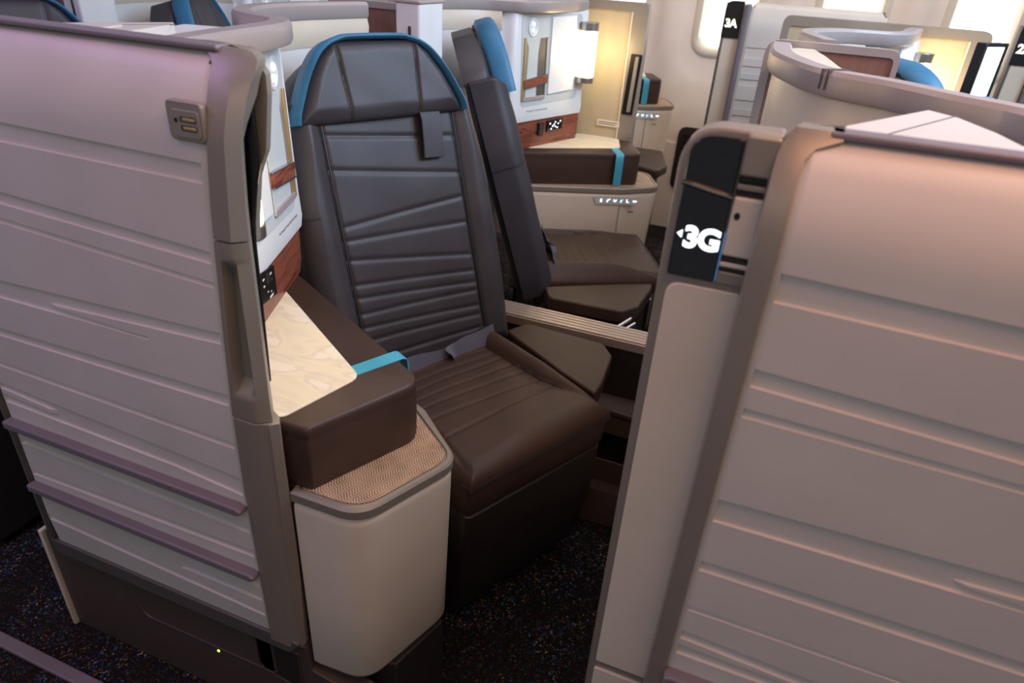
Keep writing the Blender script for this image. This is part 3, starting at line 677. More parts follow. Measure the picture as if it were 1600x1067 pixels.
# ------------------------------------------------------------------ console (storage box, pad, tabletop)
def console(desc, buttons=True):
    t = thing('side_console', desc, 'console', (-0.75, 1.05, 0), 'side consoles')
    def plan(z, ins=0.0):
        k = (0.79 - z) * 0.05
        pts = [(-0.697 + ins, 0.772 + ins), (-0.546 - ins * 0.5 - k * 0.6, 0.772 + ins + k * 0.2), (-0.453 - ins - k, 0.990 + k), (-0.60 - ins, 1.118 - ins), (-1.07, 1.345 - ins), (-0.90, 0.90), (-0.83, 0.815), (-0.70, 0.812)]
        return [(p[0], p[1], z) for p in fillet(pts, [0.004, 0.075, 0.055, 0.04, 0.01, 0.01, 0.01, 0.002], 8)]
    body = mesh_obj('storage_box', *loft([plan(0.262, 0.03), plan(0.266, 0.008), plan(0.285), plan(0.5), plan(0.74), plan(0.755, 0.001), plan(0.762, 0.006)]), CREAM, t, sharp=60)
    mesh_obj('plinth', *prism([(-0.62, 0.83, 0), (-0.53, 0.85, 0), (-0.485, 1.00, 0), (-1.05, 1.28, 0), (-0.92, 0.95, 0), (-0.80, 0.84, 0)], (0, 0, 0.262)), DARKV, t, bevel=0.004)
    rim = mesh_obj('lid_rim', *loft([plan(0.762, 0.004), plan(0.766, -0.003), plan(0.785, -0.003), plan(0.790, 0.002), plan(0.790, 0.010), plan(0.786, 0.012)]), TRIM, t, sharp=35)
    lid = mesh_obj('textured_lid', *prism([Vector(p) for p in plan(0.7865, 0.016)], (0, 0, 0.002)), TEXT_TAN, t, smooth=False); lid['label'] = 'tan wavy-patterned lid'
    # leather pad
    c1, c2 = L(-0.953, 0.662, 0), L(-0.944, 0.402, 0)
    b1 = L(-1.62, 0.70, 0)
    pp = fillet([tuple(c2[:2]), tuple(c1[:2]), tuple(b1[:2]), (-1.02, 0.95), (-0.93, 0.785), (-0.72, 0.785)], [0.012, 0.045, 0, 0, 0, 0.01], 8)
    def pz(z, s):
        cx, cy = -0.85, 1.02
        return [(cx + (p[0] - cx) * s, cy + (p[1] - cy) * s, z) for p in pp]
    pad = mesh_obj('leather_pad', *loft([pz(0.791, 0.985), pz(0.80, 0.995), pz(0.86, 1.0), pz(0.905, 1.0), pz(0.909, 0.9965), pz(0.913, 1.0), pz(0.925, 0.998), pz(0.933, 0.99), pz(0.936, 0.972)]), LEATHERB, t, sharp=60)
    g = lambda u, w: tuple(L(u, w, 0)[:2])
    mt = fillet([g(-1.036, 0.567), g(-1.55, 0.630), (-1.03, 0.95), (-0.92, 0.79), (-0.745, 0.79), g(-1.0, 0.385)], [0.035, 0, 0, 0, 0, 0.03], 8)
    ml = mesh_obj('marble_tabletop', *prism(ploop(mt, 0.934), (0, 0, 0.0045)), MARBLE, t, bevel=0.001); ml['label'] = 'cream marble-look tabletop inlay'
    # turquoise band across the pad and down the side
    st = []
    for (w, z) in [(0.568, 0.9375), (0.64, 0.9375), (0.684, 0.9375), (0.6935, 0.934), (0.6985, 0.925), (0.6995, 0.90), (0.6995, 0.80), (0.698, 0.792)]:
        a0, a1 = -1.083, -1.046
        dz = 0.0015
        st.append([L(a0, w - 0.006, z), L(a1, w - 0.008, z), L(a1, w - 0.008 - (0.003 if z < 0.93 else 0), z - dz), L(a0, w - 0.006 - (0.003 if z < 0.93 else 0), z - dz)])
    sb = mesh_obj('turquoise_band', *loft(st), STRAP, t, sharp=50)
    if buttons:
        # seat-side face: door joint, icon strip, small print; face direction from C to D
        Cc = Vector((-0.60, 1.121, 0)); Dd = Vector((-1.07, 1.348, 0)); a = (Dd - Cc).normalized(); nn = Vector((-a.y, a.x, 0)); nn = nn if nn.dot(Wv) > 0 else -nn
        F0 = Vector((-0.462, 1.03, 0)); 
        def on(s, z, off=0.001): return Cc + a * s + nn * off + Vector((0, 0, z))
        bp = mesh_obj('control_strip', *prism([on(x, z, 0.002) for x, z in fillet([(-0.085, 0.752), (0.135, 0.752), (0.118, 0.712), (-0.07, 0.712)], 0.008)], nn * -0.004), INSET, t, bevel=0.001)
        shapes = [[(0, 0), (.5, 0), (.5, 1), (0, 1)], [(0, 0), (.35, 0), (.35, .5), (1, .9), (.9, 1.1), (0, .7)], [(0, .5), (.5, 0), (1, .6), (.9, 1), (.6, .5), (.2, 1)], [(0, .1), (.7, 0), (.5, .5), (1, 1), (.3, .8)], [(0, 1), (.3, 1), (.4, .35), (1, 0), (.1, 0)], [(0, .35), (.5, .15), (1.2, .3), (1.2, .65), (.5, .8), (0, .65)]]
        for k, sh in enumerate(shapes):
            x0 = 0.098 - k * 0.031
            mesh_obj('seat_icon', *prism([on(x0 - p[0] * 0.017, 0.724 + p[1] * 0.015, 0.0028) for p in sh], nn * -0.001), ICONB if k == 3 else ICON, bp, smooth=False)
        mesh_obj('door_joint', *prism([on(0.002, 0.712, 0.0012), on(0.0035, 0.712, 0.0012), on(0.0035, 0.28, 0.0012), on(0.002, 0.28, 0.0012)], nn * -0.002), BLACK, t, smooth=False)
        for k in range(5):
            mesh_obj('print_mark', *prism([on(-0.04 - k * 0.006, 0.676, 0.001), on(-0.044 - k * 0.006, 0.676, 0.001), on(-0.044 - k * 0.006, 0.682 + (k % 2) * 0.003, 0.001), on(-0.04 - k * 0.006, 0.682 + (k % 2) * 0.002, 0.001)], nn * -0.0015), TXTM, t, smooth=False)
    return t

# ------------------------------------------------------------------ amenity module
E0 = Vector((-1.082, 1.375, 0)); MA = Vector((0.36, -0.933, 0)); MN = Vector((0.933, 0.36, 0))
def module(desc, far=False, simple=False):
    t = thing('amenity_module', desc, 'cabinet', (-1.1, 1.15, 0.93), 'amenity cabinets')
    sh = 0.0 if not far else 0.0
    def f(s, z, d=0.0): return E0 + MA * s + MN * d + Vector((0, 0, z))
    LEN = 0.50
    def pl_(z, d, e=0.0): return [f(a, z, b) for a, b in fillet([(LEN, d), (0.0 + e, d), (-0.03 + e, -0.10), (-0.03, -0.24), (LEN, -0.24)], [0, 0.035, 0.02, 0.01, 0])]
    mesh_obj('module_body', *loft([pl_(1.055, -0.012, 0.01), pl_(1.062, 0.0), pl_(1.09, 0.004), pl_(1.15, 0.0), pl_(1.50, -0.006, 0.012), pl_(1.515, -0.012, 0.016)]), WHITE, t, sharp=50)
    mesh_obj('wood_fascia', *loft([pl_(0.937, -0.012, 0.012), pl_(0.97, -0.007, 0.008), pl_(1.055, -0.006, 0.006)]), WOOD, t, sharp=50)['label'] = 'reddish brown wood fascia'
    lean = lambda z: -0.006 * clamp((z - 1.15) / 0.35)
    def slab(nm, pts, d0, th, m, par, r=0.0, bev=0.0):
        lp = fillet(pts, r) if r else pts
        return mesh_obj(nm, *prism([f(a, z, d0 + lean(z)) for a, z in lp], MN * th), m, par, bevel=bev)
    ins = slab('inset_panel', [(0.455, 1.135), (0.062, 1.125), (0.045, 1.495), (0.455, 1.495)], -0.002, 0.0045, INSET, t, 0.025, 0.001)
    # recessed magazine slot built as a frame with depth
    rx0, rx1, rz0, rz1 = 0.065, 0.215, 1.155, 1.405
    slab('slot_back', [(rx0, rz0), (rx1, rz0), (rx1, rz1), (rx0, rz1)], 0.0026, 0.0006, INSET, ins, 0.012)
    slab('slot_edge', [(rx0 - 0.004, rz0), (rx0 + 0.006, rz0), (rx0 + 0.010, rz1), (rx0, rz1)], 0.0028, 0.007, BRASS, ins, 0, 0.001)
    slab('slot_edge', [(rx0 + 0.006, rz0), (rx0 + 0.02, rz0 + 0.01), (rx0 + 0.03, rz1 - 0.04), (rx0 + 0.010, rz1)], 0.0028, 0.003, TRIM, ins, 0, 0.001)
    slab('slot_sill', [(rx0, rz0 - 0.004), (rx1, rz0 - 0.004), (rx1, rz0 + 0.012), (rx0, rz0 + 0.012)], 0.0028, 0.006, RAILM, ins, 0.004, 0.001)
    slab('slot_edge', [(rx1 - 0.004, rz0), (rx1 + 0.003, rz0), (rx1 + 0.003, rz1), (rx1 - 0.004, rz1)], 0.0028, 0.004, TRIM if far else INSET, ins, 0, 0.001)
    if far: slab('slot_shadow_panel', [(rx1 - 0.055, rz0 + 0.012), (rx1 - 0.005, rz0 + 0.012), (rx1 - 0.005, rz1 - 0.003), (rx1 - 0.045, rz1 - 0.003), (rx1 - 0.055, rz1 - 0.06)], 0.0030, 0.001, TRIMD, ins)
    ws = slab('wood_strap', [(rx0 + 0.004, 1.205), (rx1 + 0.006, 1.222), (rx1 + 0.006, 1.252), (rx0 - 0.002, 1.236)], 0.006, 0.008, WOOD, ins, 0, 0.0008)
    slab('strap_edge', [(rx0 + 0.003, 1.202), (rx1 + 0.007, 1.219), (rx1 + 0.007, 1.222), (rx0 + 0.003, 1.205)], 0.006, 0.009, CHROME, ins)
    slab('strap_edge', [(rx0 + 0.003, 1.237), (rx1 + 0.007, 1.253), (rx1 + 0.007, 1.256), (rx0 + 0.003, 1.240)], 0.006, 0.009, CHROME, ins)
    dr = slab('cabinet_door', [(0.235, 1.168), (0.415, 1.175), (0.405, 1.488), (0.238, 1.482)], 0.003, 0.006, WHITE, t, 0.008, 0.0015)
    # round reading light
    c = (0.115, 1.445)
    rl = mesh_obj('light_bezel', *loft([[f(c[0] + r * math.cos(i * math.pi / 10), c[1] + r * 1.25 * math.sin(i * math.pi / 10), d + lean(1.44)) for i in range(20)] for r, d in ((0.030, 0.002), (0.029, 0.007), (0.024, 0.008), (0.022, 0.005))]), WHITE, t, sharp=50)
    for dz in (0.011, -0.013):
        mesh_obj('light_lens', *loft([[f(c[0] + r * math.cos(i * math.pi / 6), c[1] + dz + r * math.sin(i * math.pi / 6), d + lean(1.44)) for i in range(12)] for r, d in ((0.0095, 0.004), (0.009, 0.009), (0.005, 0.011), (0.001, 0.0115))]), READ, rl, sharp=60)
    if simple: return t
    text('notice', 'No stowage for taxi, takeoff and landing', f(0.205 if not far else 0.10, 1.104, 0.0048), -MA if not far else MA, (0, 0, 1), 0.0088, TXTM, t, 0.0001)
    if not far:
        s = slab('power_outlet', [(0.357, 1.002), (0.262, 0.985), (0.262, 1.056), (0.350, 1.072)], -0.004, 0.008, BLACK, t, 0.003, 0.001)
        for (a, z, w_, h_) in ((0.337, 1.053, .010, .004), (0.290, 1.048, .010, .004), (0.337, 1.037, .008, .004), (0.287, 1.033, .008, .005), (0.318, 1.016, .006, .003), (0.298, 1.008, .005, .003), (0.300, 0.998, .022, .005), (0.33, 0.999, .003, .007), (0.283, 0.997, .003, .007)):
            slab('socket_slot', [(a - w_ / 2, z - h_ / 2), (a + w_ / 2, z - h_ / 2), (a + w_ / 2, z + h_ / 2), (a - w_ / 2, z + h_ / 2)], 0.0042, 0.0006, WPRINT if h_ < 0.0045 or w_ > 0.02 else CHROME, s)
        hole = [(0.310 + 0.013 * math.cos(i * math.pi / 6), 1.045 + 0.014 * math.sin(i * math.pi / 6)) for i in range(12)]
        slab('socket_hole', hole, 0.0038, 0.0008, DARKV, s)
    else:
        s = slab('usb_plate', [(0.195, 0.99), (0.230, 0.99), (0.230, 1.046), (0.195, 1.046)], -0.006, 0.010, BLACK, t, 0.002, 0.001)
        for k in range(4): slab('usb_port', [(0.205, 0.997 + k * 0.012), (0.221, 0.997 + k * 0.012), (0.221, 1.003 + k * 0.012), (0.205, 1.003 + k * 0.012)], 0.0045, 0.0006, TRIMD, s)
        s = slab('touch_control', [(0.258, 0.998), (0.368, 1.005), (0.368, 1.052), (0.258, 1.048)], -0.006, 0.011, GLOSS, t, 0.006, 0.001)
        for (a, z) in ((0.275, 1.035), (0.295, 1.022), (0.312, 1.038), (0.315, 1.018), (0.335, 1.03), (0.35, 1.04), (0.33, 1.012), (0.285, 1.01), (0.305, 1.028)):
            slab('touch_icon', [(a - 0.004, z - 0.003), (a + 0.004, z - 0.003), (a + 0.003, z + 0.004), (a - 0.004, z + 0.003)], 0.0055, 0.0006, ICON, s)
    return t

def lamp(desc, energy=6.0, pos=(-0.885, 0.945)):
    t = thing('reading_lamp', desc, 'lamp', (pos[0], pos[1], 1.19), 'cylinder wall lamps')
    def cyl(nm, z0, z1, r, m, bev=0.002):
        return mesh_obj(nm, *prism([(pos[0] + r * math.cos(i * math.pi / 14), pos[1] + r * math.sin(i * math.pi / 14), z0) for i in range(28)], (0, 0, z1 - z0)), m, t, bevel=bev, sharp=40)
    cyl('lamp_shade', 1.232, 1.425, 0.040, SHADE); cyl('top_cap', 1.427, 1.462, 0.042, CHROME); cyl('bottom_cap', 1.205, 1.231, 0.042, CHROME)
    mesh_obj('wall_bracket', *box(pos[0] - 0.075, pos[0] - 0.03, pos[1] - 0.012, pos[1] + 0.012, 1.44, 1.462), CHROME, t, bevel=0.003)
    mesh_obj('wall_bracket', *box(pos[0] - 0.075, pos[0] - 0.03, pos[1] - 0.012, pos[1] + 0.012, 1.205, 1.225), CHROME, t, bevel=0.003)
    d = bpy.data.lights.new('lamp_glow', 'POINT'); d.energy = energy * 0.3; d.color = (1.0, 0.72, 0.36); d.shadow_soft_size = 0.03
    o = bpy.data.objects.new('lamp_glow', d); COL.objects.link(o); o.parent = t
    p = TF[-1]((pos[0] + 0.075, pos[1] + 0.03, 1.33)); o.location = p - UO[t.name]
    return t

# ------------------------------------------------------------------ shell behind the seat
OUTP = [(-0.93, 0.86), (-0.985, 1.02), (-1.07, 1.2), (-1.16, 1.29), (-1.245, 1.385), (-1.345, 1.46), (-1.405, 1.6), (-1.44, 1.75), (-1.45, 1.98)]
INP = [(-0.93, 0.90), (-0.965, 1.05), (-1.0, 1.235), (-1.055, 1.33), (-1.13, 1.365), (-1.20, 1.395), (-1.265, 1.465), (-1.318, 1.575), (-1.33, 1.73), (-1.305, 1.86), (-1.27, 2.0)]
DECK = [tuple(at(a, b, z=1.530).xy - Vector((1.42, 0))) for a, b in ((1272, 77), (1290, 88), (1312, 105), (1342, 121), (1390, 137))]
def shell(desc, outer=False):
    t = thing('seat_shell', desc, 'suite shell', (-1.2, 1.5, 0), 'curved seat shells')
    if outer:
        path = smooth_path([(a, b, 0) for a, b in OUTP], 6)
        mesh_obj('shell_wall', *sweep(path, [(-0.012, 0.0), (0.012, 0.0), (0.012, 1.50), (-0.012, 1.50)]), CREAM, t, sharp=50)
        q = path[18:]
        rim = [(p.x, p.y) for p in q] + [(-1.42, 2.07), (-1.40, 2.08)] + DECK
        mesh_obj('corner_deck', *prism([(a, min(b, 2.083), 1.515) for a, b in rim], (0, 0, 0.015)), CREAM, t, smooth=False)
    else:
        path = smooth_path([(a, b, 0) for a, b in INP], 6)
        mesh_obj('shell_wall', *sweep(path[25:], [(-0.022, 0.0), (0.010, 0.0), (0.010, 1.44), (-0.022, 1.44)]), WHITE, t, sharp=50)
        mesh_obj('inner_ledge', *sweep(path[25:], [(-0.022, 1.43), (0.012, 1.43), (0.018, 1.45), (0.020, 1.48), (0.012, 1.51), (-0.022, 1.51)]), CREAM, t, sharp=50)
    mesh_obj('top_rail', *sweep(path, [(-0.026, 1.503), (0.016, 1.503), (0.021, 1.512), (0.021, 1.540), (0.014, 1.548), (-0.024, 1.548), (-0.030, 1.540), (-0.030, 1.512)]), RAILM, t, sharp=35)
    if outer:
        for k in (0, 1):
            q = path[29]; q2 = path[30]; d = (q2 - q).normalized(); c = q + d * (0.014 * k); nn = Vector((d.y, -d.x, 0))
            mesh_obj('rail_clip', *prism([c + nn * a + d * b + Vector((0, 0, 1.515)) for a, b in ((-0.032, 0), (0.0225, 0), (0.0225, 0.004), (-0.032, 0.004))], (0, 0, 0.0345)), TRIMD, t, smooth=False)
    return t
def shelf(desc):
    t = thing('side_shelf', desc, 'shelf', (-1.2, 1.0, 0.3), None)
    g = lambda a, b: tuple(at(a, b, z=1.533).xy - Vector((1.42, 0)))
    edge = [(-1.41, 0.832), g(1232, 213), g(1450, 171), g(1500, 184), g(1560, 208), g(1600, 228), (-1.0, 0.832)]
    e2 = [(p[0], p[1]) for p in edge]
    mesh_obj('shelf_top', *prism(ploop(e2, 1.505), (0, 0, 0.028)), SHELL, t, bevel=0.003, seg=3)
    a, b = Vector(edge[1]), Vector(edge[2])
    mesh_obj('shelf_side', *prism(ploop([tuple(a), tuple(b), tuple(b + Vector((0.02, -0.01))), tuple(a + Vector((0.02, 0)))], 0.2), (0, 0, 1.305)), CREAM, t, smooth=False)
    def line(nm, p, q, w, h, m):
        p, q = Vector(g(*p)), Vector(g(*q)); d = (q - p).normalized(); nn = Vector((d.y, -d.x)) * w
        mesh_obj(nm, *prism(ploop([tuple(p - nn), tuple(p + nn), tuple(q + nn), tuple(q - nn)], 1.532), (0, 0, h)), m, t, smooth=False)
    line('panel_joint', (1372, 214), (1497, 181), 0.0012, 0.0016, TRIMD)
    ip = fillet([g(1403, 216), g(1478, 192), g(1584, 242), (-1.04, 0.85), (-1.26, 0.85)], [0, 0.02, 0, 0, 0])
    mesh_obj('raised_panel', *prism(ploop(ip, 1.531), (0, 0, 0.0055)), SHELL, t, bevel=0.003)
    return t

# ------------------------------------------------------------------ centre divider
def divider(desc, dx, cen_label, x0=-1.47, x1=-1.165):
    TF.append(Tf(dx=dx))
    t = thing('divider_screen', desc, 'divider', (-1.3, 2.1, 0))
    lp = fillet([(x0, 0.3), (x1, 0.3), (x1, 1.545), (x0, 1.545)], [0, 0, 0.03, 0.04])
    li = fillet([(x0 + 0.022, 0.3), (x1 - 0.014, 0.3), (x1 - 0.014, 1.526), (x0 + 0.022, 1.526)], [0, 0, 0.015, 0.025])
    L0 = [(x, 2.085, z) for x, z in lp]; L1 = [(x, 2.085, z) for x, z in li]
    L2 = [(x, 2.092, z) for x, z in li]; L3 = [(x, 2.108, z) for x, z in li]; L4 = [(x, 2.115, z) for x, z in li]; L5 = [(x, 2.115, z) for x, z in lp]
    mesh_obj('frame', *loft([L2, L1, L0, L5, L4, L3], cap=False), RAILM, t, bevel=0.0, sharp=35)
    mesh_obj('textile_panel', *prism(L2, (0, 0.016, 0)), TEXT_ROSE, t, smooth=False)
    TF.pop(); return t
def post(desc, dx):
    TF.append(Tf(dx=dx))
    t = thing('divider_post', desc, 'post', (-1.12, 2.05, 0))
    mesh_obj('post_body', *prism(ploop(fillet([(-1.172, 2.02), (-1.085, 2.02), (-1.085, 2.18), (-1.172, 2.18)], 0.012), 0.0), (0, 0, 1.553)), WHITE, t, bevel=0.004, seg=3)
    mesh_obj('cable_slot', *box(-1.1255, -1.1165, 2.016, 2.03, 1.25, 1.49), BLACK, t, bevel=0.002)
    mesh_obj('top_cap', *prism(ploop(fillet([(-1.176, 2.016), (-1.081, 2.016), (-1.081, 2.184), (-1.176, 2.184)], 0.012), 1.553), (0, 0, 0.01)), RAILM, t, bevel=0.003)
    TF.pop(); return t

# ------------------------------------------------------------------ row 3: near and far suite
seat('near brown leather suite seat with a blue-edged headrest, facing right behind the tan-lidded console')
console('nearest side console: cream box with tan patterned lid, brown pad and marble tabletop', False)
module('white amenity cabinet beside the near seat with wood strap, round light and black power outlet', False)
lamp('cylinder reading lamp hidden at the end of the near white cabinet', 3.2)
shell('near curved white seat shell with grey rail behind the near blue-edged seat')
TF.append(Tf(mirror=True))
seat('second brown seat beyond the grooved metal rail, seen from its side')
console('far side console beyond the second seat, with a lit strip of seat icons', True)
module('white amenity cabinet beyond the second seat, lit by the glowing cylinder lamp', True)
lamp('glowing cylinder lamp with chrome caps in front of the beige textile screen', 5.0)
shell('far curved seat shell behind the second seat')
TF.pop()
post('white divider post with a dark slot behind the near headrest', 0.0)
divider('rose-brown textile divider screen left of the slotted white post', 0.0, '')

# row 2 and row 4 neighbours
P2 = 1.42
TF.append(Tf(dx=P2))
shell('curved cream seat shell with grey rail behind the big right panel', True)
shelf('pinkish raised shelf top right behind the big right panel')
seat('seat ahead on the right, dark curved headrest top just over the grey rail', False, top_only=False)
TF.pop()
divider('framed rose-brown divider screen standing at right behind the curved cream shell', P2, '', -1.495)
TF.append(Tf(mirror=True, dx=P2 - 0.06))
seat('blue-edged dark seat in front of the yellow-lit screen at upper right', False, top_only=False)
lamp('chrome-capped lamp lighting the yellow screen at upper right', 11.0, (-0.885, 0.90))
shell('far curved shell with a bluish white rail ahead of the upper right divider')
module('white cabinet partly hidden at upper right behind the framed rose divider', False, True)
TF.pop()
TF.append(Tf(dx=-P2))
seat('dark blue-edged headrest seat in the row behind, at the top left corner', False)
shell('curved shell of the row behind, at the far left')
module('white cabinet in the row behind, left of the picture', False, True)
TF.pop()
TF.append(Tf()); 
shelf('pale shelf top behind the left ribbed panel'); TF.pop()
TF.append(Tf(mirror=True, dx=-P2 + 0.06))
seat('second seat of the row behind, dark headrest with broad blue edge at upper left', False)
shell('far shell of the row behind at the top left')
module('white cabinet with round light at the top edge, in the row behind', True, True)
TF.pop()
post('white divider post with black slot at upper left, in the row behind', -P2)
divider('divider screen of the row behind at upper left', -P2, '')

# ------------------------------------------------------------------ grooved rail, side well
def centre_rail():
    t = thing('grooved_rail', 'long grooved metal rail running between the near seat and the second seat', 'rail', (-0.5, 2.08, 0.58))
    mesh_obj('rail_body', *box(-1.08, 0.5, 2.028, 2.125, 0.545, 0.578), ALU, t, bevel=0.002)
    for k in range(5):
        y = 2.031 + k * 0.0195
        mesh_obj('rib', *sweep([(-1.08, y + 0.0065), (0.5, y + 0.0065)], [(-0.0065, 0.578), (0.0065, 0.578), (0.0065, 0.583), (0.004, 0.586), (-0.004, 0.586), (-0.0065, 0.583)]), ALU, t, smooth=False)
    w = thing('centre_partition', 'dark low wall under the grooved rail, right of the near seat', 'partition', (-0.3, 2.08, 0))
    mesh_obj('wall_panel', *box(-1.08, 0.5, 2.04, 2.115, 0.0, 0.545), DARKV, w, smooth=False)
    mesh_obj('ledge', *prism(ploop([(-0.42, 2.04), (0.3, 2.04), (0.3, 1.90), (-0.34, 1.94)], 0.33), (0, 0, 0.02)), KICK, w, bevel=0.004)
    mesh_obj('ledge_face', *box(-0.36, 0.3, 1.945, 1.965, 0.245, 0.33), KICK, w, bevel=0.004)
    # open floor pocket
    o = fillet([(-0.37, 1.76), (0.1, 1.76), (0.1, 1.93), (-0.37, 1.93)], 0.03)
    lo = lambda s, z: [(-0.135 + (p[0] + 0.135) * s, 1.845 + (p[1] - 1.845) * s, z) for p in o]
    mesh_obj('floor_pocket', *loft([lo(1.0, 0.0), lo(1.0, 0.14), lo(0.985, 0.145), lo(0.93, 0.143), lo(0.90, 0.05)]), KICK, w, sharp=50)
    bl = thing('buckle', 'small steel fitting at the front of the far armrest pad by the rail', 'buckle', (-0.34, 2.2, 0.55))
    mesh_obj('steel_bar', *tube([(-0.37, 2.19, 0.545), (-0.335, 2.235, 0.565)], 0.007, 8), CHROME, bl)
    mesh_obj('steel_bar', *tube([(-0.35, 2.17, 0.54), (-0.315, 2.215, 0.56)], 0.006, 8), CHROME, bl)
centre_rail()
st = tag(mesh_obj('floor_track_cover', *prism([(p[0], p[1], 0.001) for p in ((-5, 0.622), (-0.9, 0.622), (-0.9, 0.655), (-5, 0.655))], (0, 0, 0.014)), BUMPER, bevel=0.004), 'lilac-grey floor track cover strip at the lower left corner', 'floor strip')

# ------------------------------------------------------------------ far aisle: partitions, window-side suites
def partition(desc, dx, x0, x1, placard=False):
    """inner side of the far aisle panel"""
    TF.append(Tf(dx=dx))
    t = thing('textile_partition', desc, 'partition', ((x0 + x1) / 2, 3.42, 0.3))
    y = 3.40
    lp = fillet([(x0, 0.3), (x1, 0.3), (x1, 1.55), (x0, 1.55)], [0, 0, 0.035, 0.035]); 
    li = fillet([(x0 + 0.03, 0.33), (x1 - 0.075, 0.33), (x1 - 0.075, 1.512), (x0 + 0.03, 1.512)], [0, 0, 0.012, 0.012])
    mesh_obj('frame', *loft([[(x, y + 0.012, z) for x, z in li], [(x, y, z) for x, z in li], [(x, y, z) for x, z in lp], [(x, y + 0.06, z) for x, z in lp]], cap=False), TRIM, t, sharp=35)
    mesh_obj('textile_insert', *prism([(x, y + 0.006, z) for x, z in li], (0, 0.05, 0)), TEXT_SCR, t, smooth=False)
    mesh_obj('edge_bead', *prism([(x1 - 0.077, y - 0.002, 0.34), (x1 - 0.071, y - 0.002, 0.34), (x1 - 0.071, y - 0.002, 1.51), (x1 - 0.077, y - 0.002, 1.51)], (0, 0.01, 0)), CREAM, t, smooth=False)
    if placard:
        g = mesh_obj('door_grip', *prism([(p[0], y - 0.004, p[1]) for p in fillet([(x1 - 0.065, 1.06), (x1 - 0.012, 1.06), (x1 - 0.002, 1.335), (x1 - 0.055, 1.335)], 0.006)], (0, 0.02, 0)), BLACK, t, bevel=0.002)
        mesh_obj('grip_bar', *prism([(p[0], y - 0.018, p[1]) for p in fillet([(x1 - 0.040, 1.075), (x1 - 0.022, 1.075), (x1 - 0.014, 1.325), (x1 - 0.03, 1.325)], 0.004)], (0, 0.02, 0)), TRIM, g, bevel=0.002)
        c = at(950, 193, y=3.4)
        pl_ = mesh_obj('placard', *prism([(c.x + p[0], y - 0.0015, c.z + p[1]) for p in rrect(0.115, 0.028, 0.004)], (0, 0.008, 0)), CREAM, t, smooth=False)
        for k in range(2): mesh_obj('print_line', *box(c.x - 0.048, c.x + 0.046 - k * 0.01, y - 0.0022, y, c.z + 0.004 - k * 0.009, c.z + 0.007 - k * 0.009), TXTM, pl_, smooth=False)
    TF.pop(); return t
partition('beige textile partition right of the glowing cylinder lamp, with a dark door grip', 0.0, -1.40, -0.655, True)
partition('yellow-lit framed textile partition at upper right behind the dark seats', 0.0, -0.075, 0.715)

def window_side_panel(desc, x0, sign, ndx):
    TF.append(Tf(dx=x0, dy=3.25))
    t = thing('aisle_privacy_panel', desc, 'suite panel', (0.4, 0.78, 0))
    lines = []
    for z, d in ((1.36, .05), (1.27, .035), (1.205, .03), (1.10, .045), (1.02, .025), (0.93, 0.04), (0.84, 0.03)): lines += [(0, z, 0.7, z + 0.02), (0, z - d, 0.7, z - d + 0.01)]
    mesh_obj('ribbed_face', *band_face(0.030, 0.670, 0.345, 1.567, lines, lambda k, x: k % 2 == 0, nx=12, cr=0.03, depth=0.006), SHELL, t, sharp=50)
    mesh_obj('edge_frame', *box(0.0, 0.03, 0.748, 0.83, 0.3, 1.56), BUMPER, t, bevel=0.01, seg=3)
    mesh_obj('backing', *box(0.035, 0.68, 0.782, 0.83, 0.36, 1.46), SHELL, t, smooth=False)
    d = thing('suite_door', 'slim door post with a lit seat sign ' + sign, 'door', (-0.05, 0.8, 0))
    mesh_obj('post_frame', *box(-0.085, -0.001, 0.79, 0.84, 0.0, 1.56), CREAM, d, bevel=0.004)
    mesh_obj('edge_trim', *box(-0.097, -0.086, 0.788, 0.845, 0.0, 1.56), TRIMD, d, bevel=0.003)
    g = mesh_obj('display_glass', *prism([(p[0], 0.78, p[1]) for p in fillet([(-0.098, 1.395), (-0.008, 1.395), (-0.008, 1.57), (-0.098, 1.57)], [0.004, 0.004, 0.004, 0.04])], (0, 0.02, 0)), BLACK, d, bevel=0.002)
    text('seat_number', ndx, (-0.088, 0.779, 1.447), (1, 0, 0), (0, 0, 1), 0.054, SIGNW, g, 0.0002, -0.08, 0.0014)
    TF.pop()
window_side_panel('ribbed pink-grey suite panel across the far aisle, beneath the middle window', -0.285, 'at the left edge of the far ribbed panel by the left window', '3A')
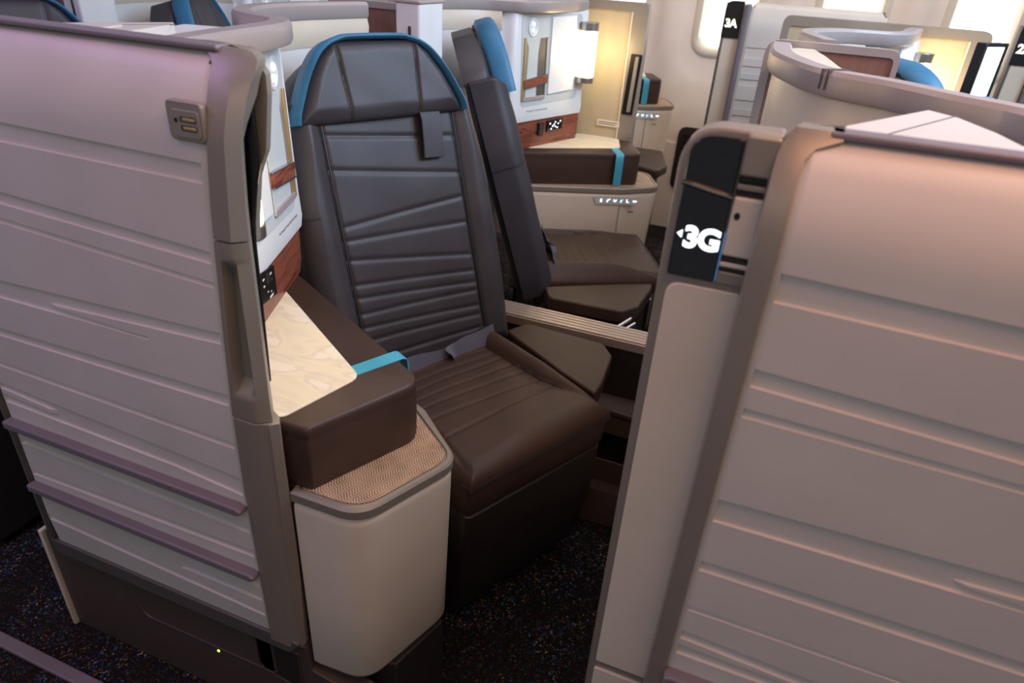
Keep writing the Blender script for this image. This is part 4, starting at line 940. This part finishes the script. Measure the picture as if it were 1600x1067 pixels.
window_side_panel('ribbed suite panel at the right edge of the view across the far aisle', 1.045, 'at the top right corner of the view, under the right window', '2A')
TF.append(Tf(dy=1.32, dx=-0.17, dz=0.155, mirror=True))
console('distant console beyond the far aisle by the ivory sidewall, with a small lit icon strip', True)
TF.pop()
pad = tag(mesh_obj('armrest_pad', *prism(ploop(fillet([(-0.95, 3.95), (-0.56, 3.80), (-0.53, 3.95), (-0.62, 4.30), (-0.95, 4.30)], 0.03), 0.66), (0, 0, 0.05)), LEATHERB, bevel=0.012, seg=3), 'olive-brown armrest pad just beyond the beige partition edge', 'armrest')
mesh_obj('pad_support', *box(-0.90, -0.62, 3.96, 4.25, 0.0, 0.655), DARKV, pad)
# monitor seen edge-on at the upper right
m = thing('seat_monitor', 'bright slanted seat screen at upper right beside the yellow-lit partition', 'monitor', (0.66, 3.0, 1.0))
a = Vector((0.622, 2.99, 1.33)); b = Vector((0.685, 3.06, 1.33)); up = Vector((0.0, 0.0, 0.19)); n_ = Vector((0.03, -0.02, 0))
mesh_obj('screen', *prism([a, b, b + up, a + up], n_ * 0.12), SCREEN, m, smooth=False)
mesh_obj('casing', *prism([a - n_ * 1.0 - Vector((0.004, 0, 0.012)), b - n_ * 1.0 + Vector((0.02, 0.02, -0.012)), b + up - n_ * 1.0 + Vector((0.02, 0.02, 0.012)), a + up - n_ * 1.0 + Vector((-0.004, 0, 0.012))], n_), BLACK, m, bevel=0.004)
mesh_obj('screen_arm', *box(0.55, 0.66, 3.03, 3.06, 1.315, 1.335), BLACK, m, bevel=0.003)
mesh_obj('screen_post', *box(0.62, 0.70, 3.05, 3.10, 0.0, 1.325), CREAM, m, bevel=0.006)

cab = thing('lower_cabinet', 'dark low cabinet standing on the carpet behind the panel at the left picture edge', 'cabinet', (-2.2, 1.1, 0))
mesh_obj('cabinet_body', *box(-2.5, -1.93, 0.86, 1.15, 0.03, 0.74), DARKV, cab, bevel=0.01, seg=3)
mesh_obj('cabinet_base', *box(-2.48, -1.95, 0.88, 1.13, 0.0, 0.03), BLACK, cab, bevel=0.003)
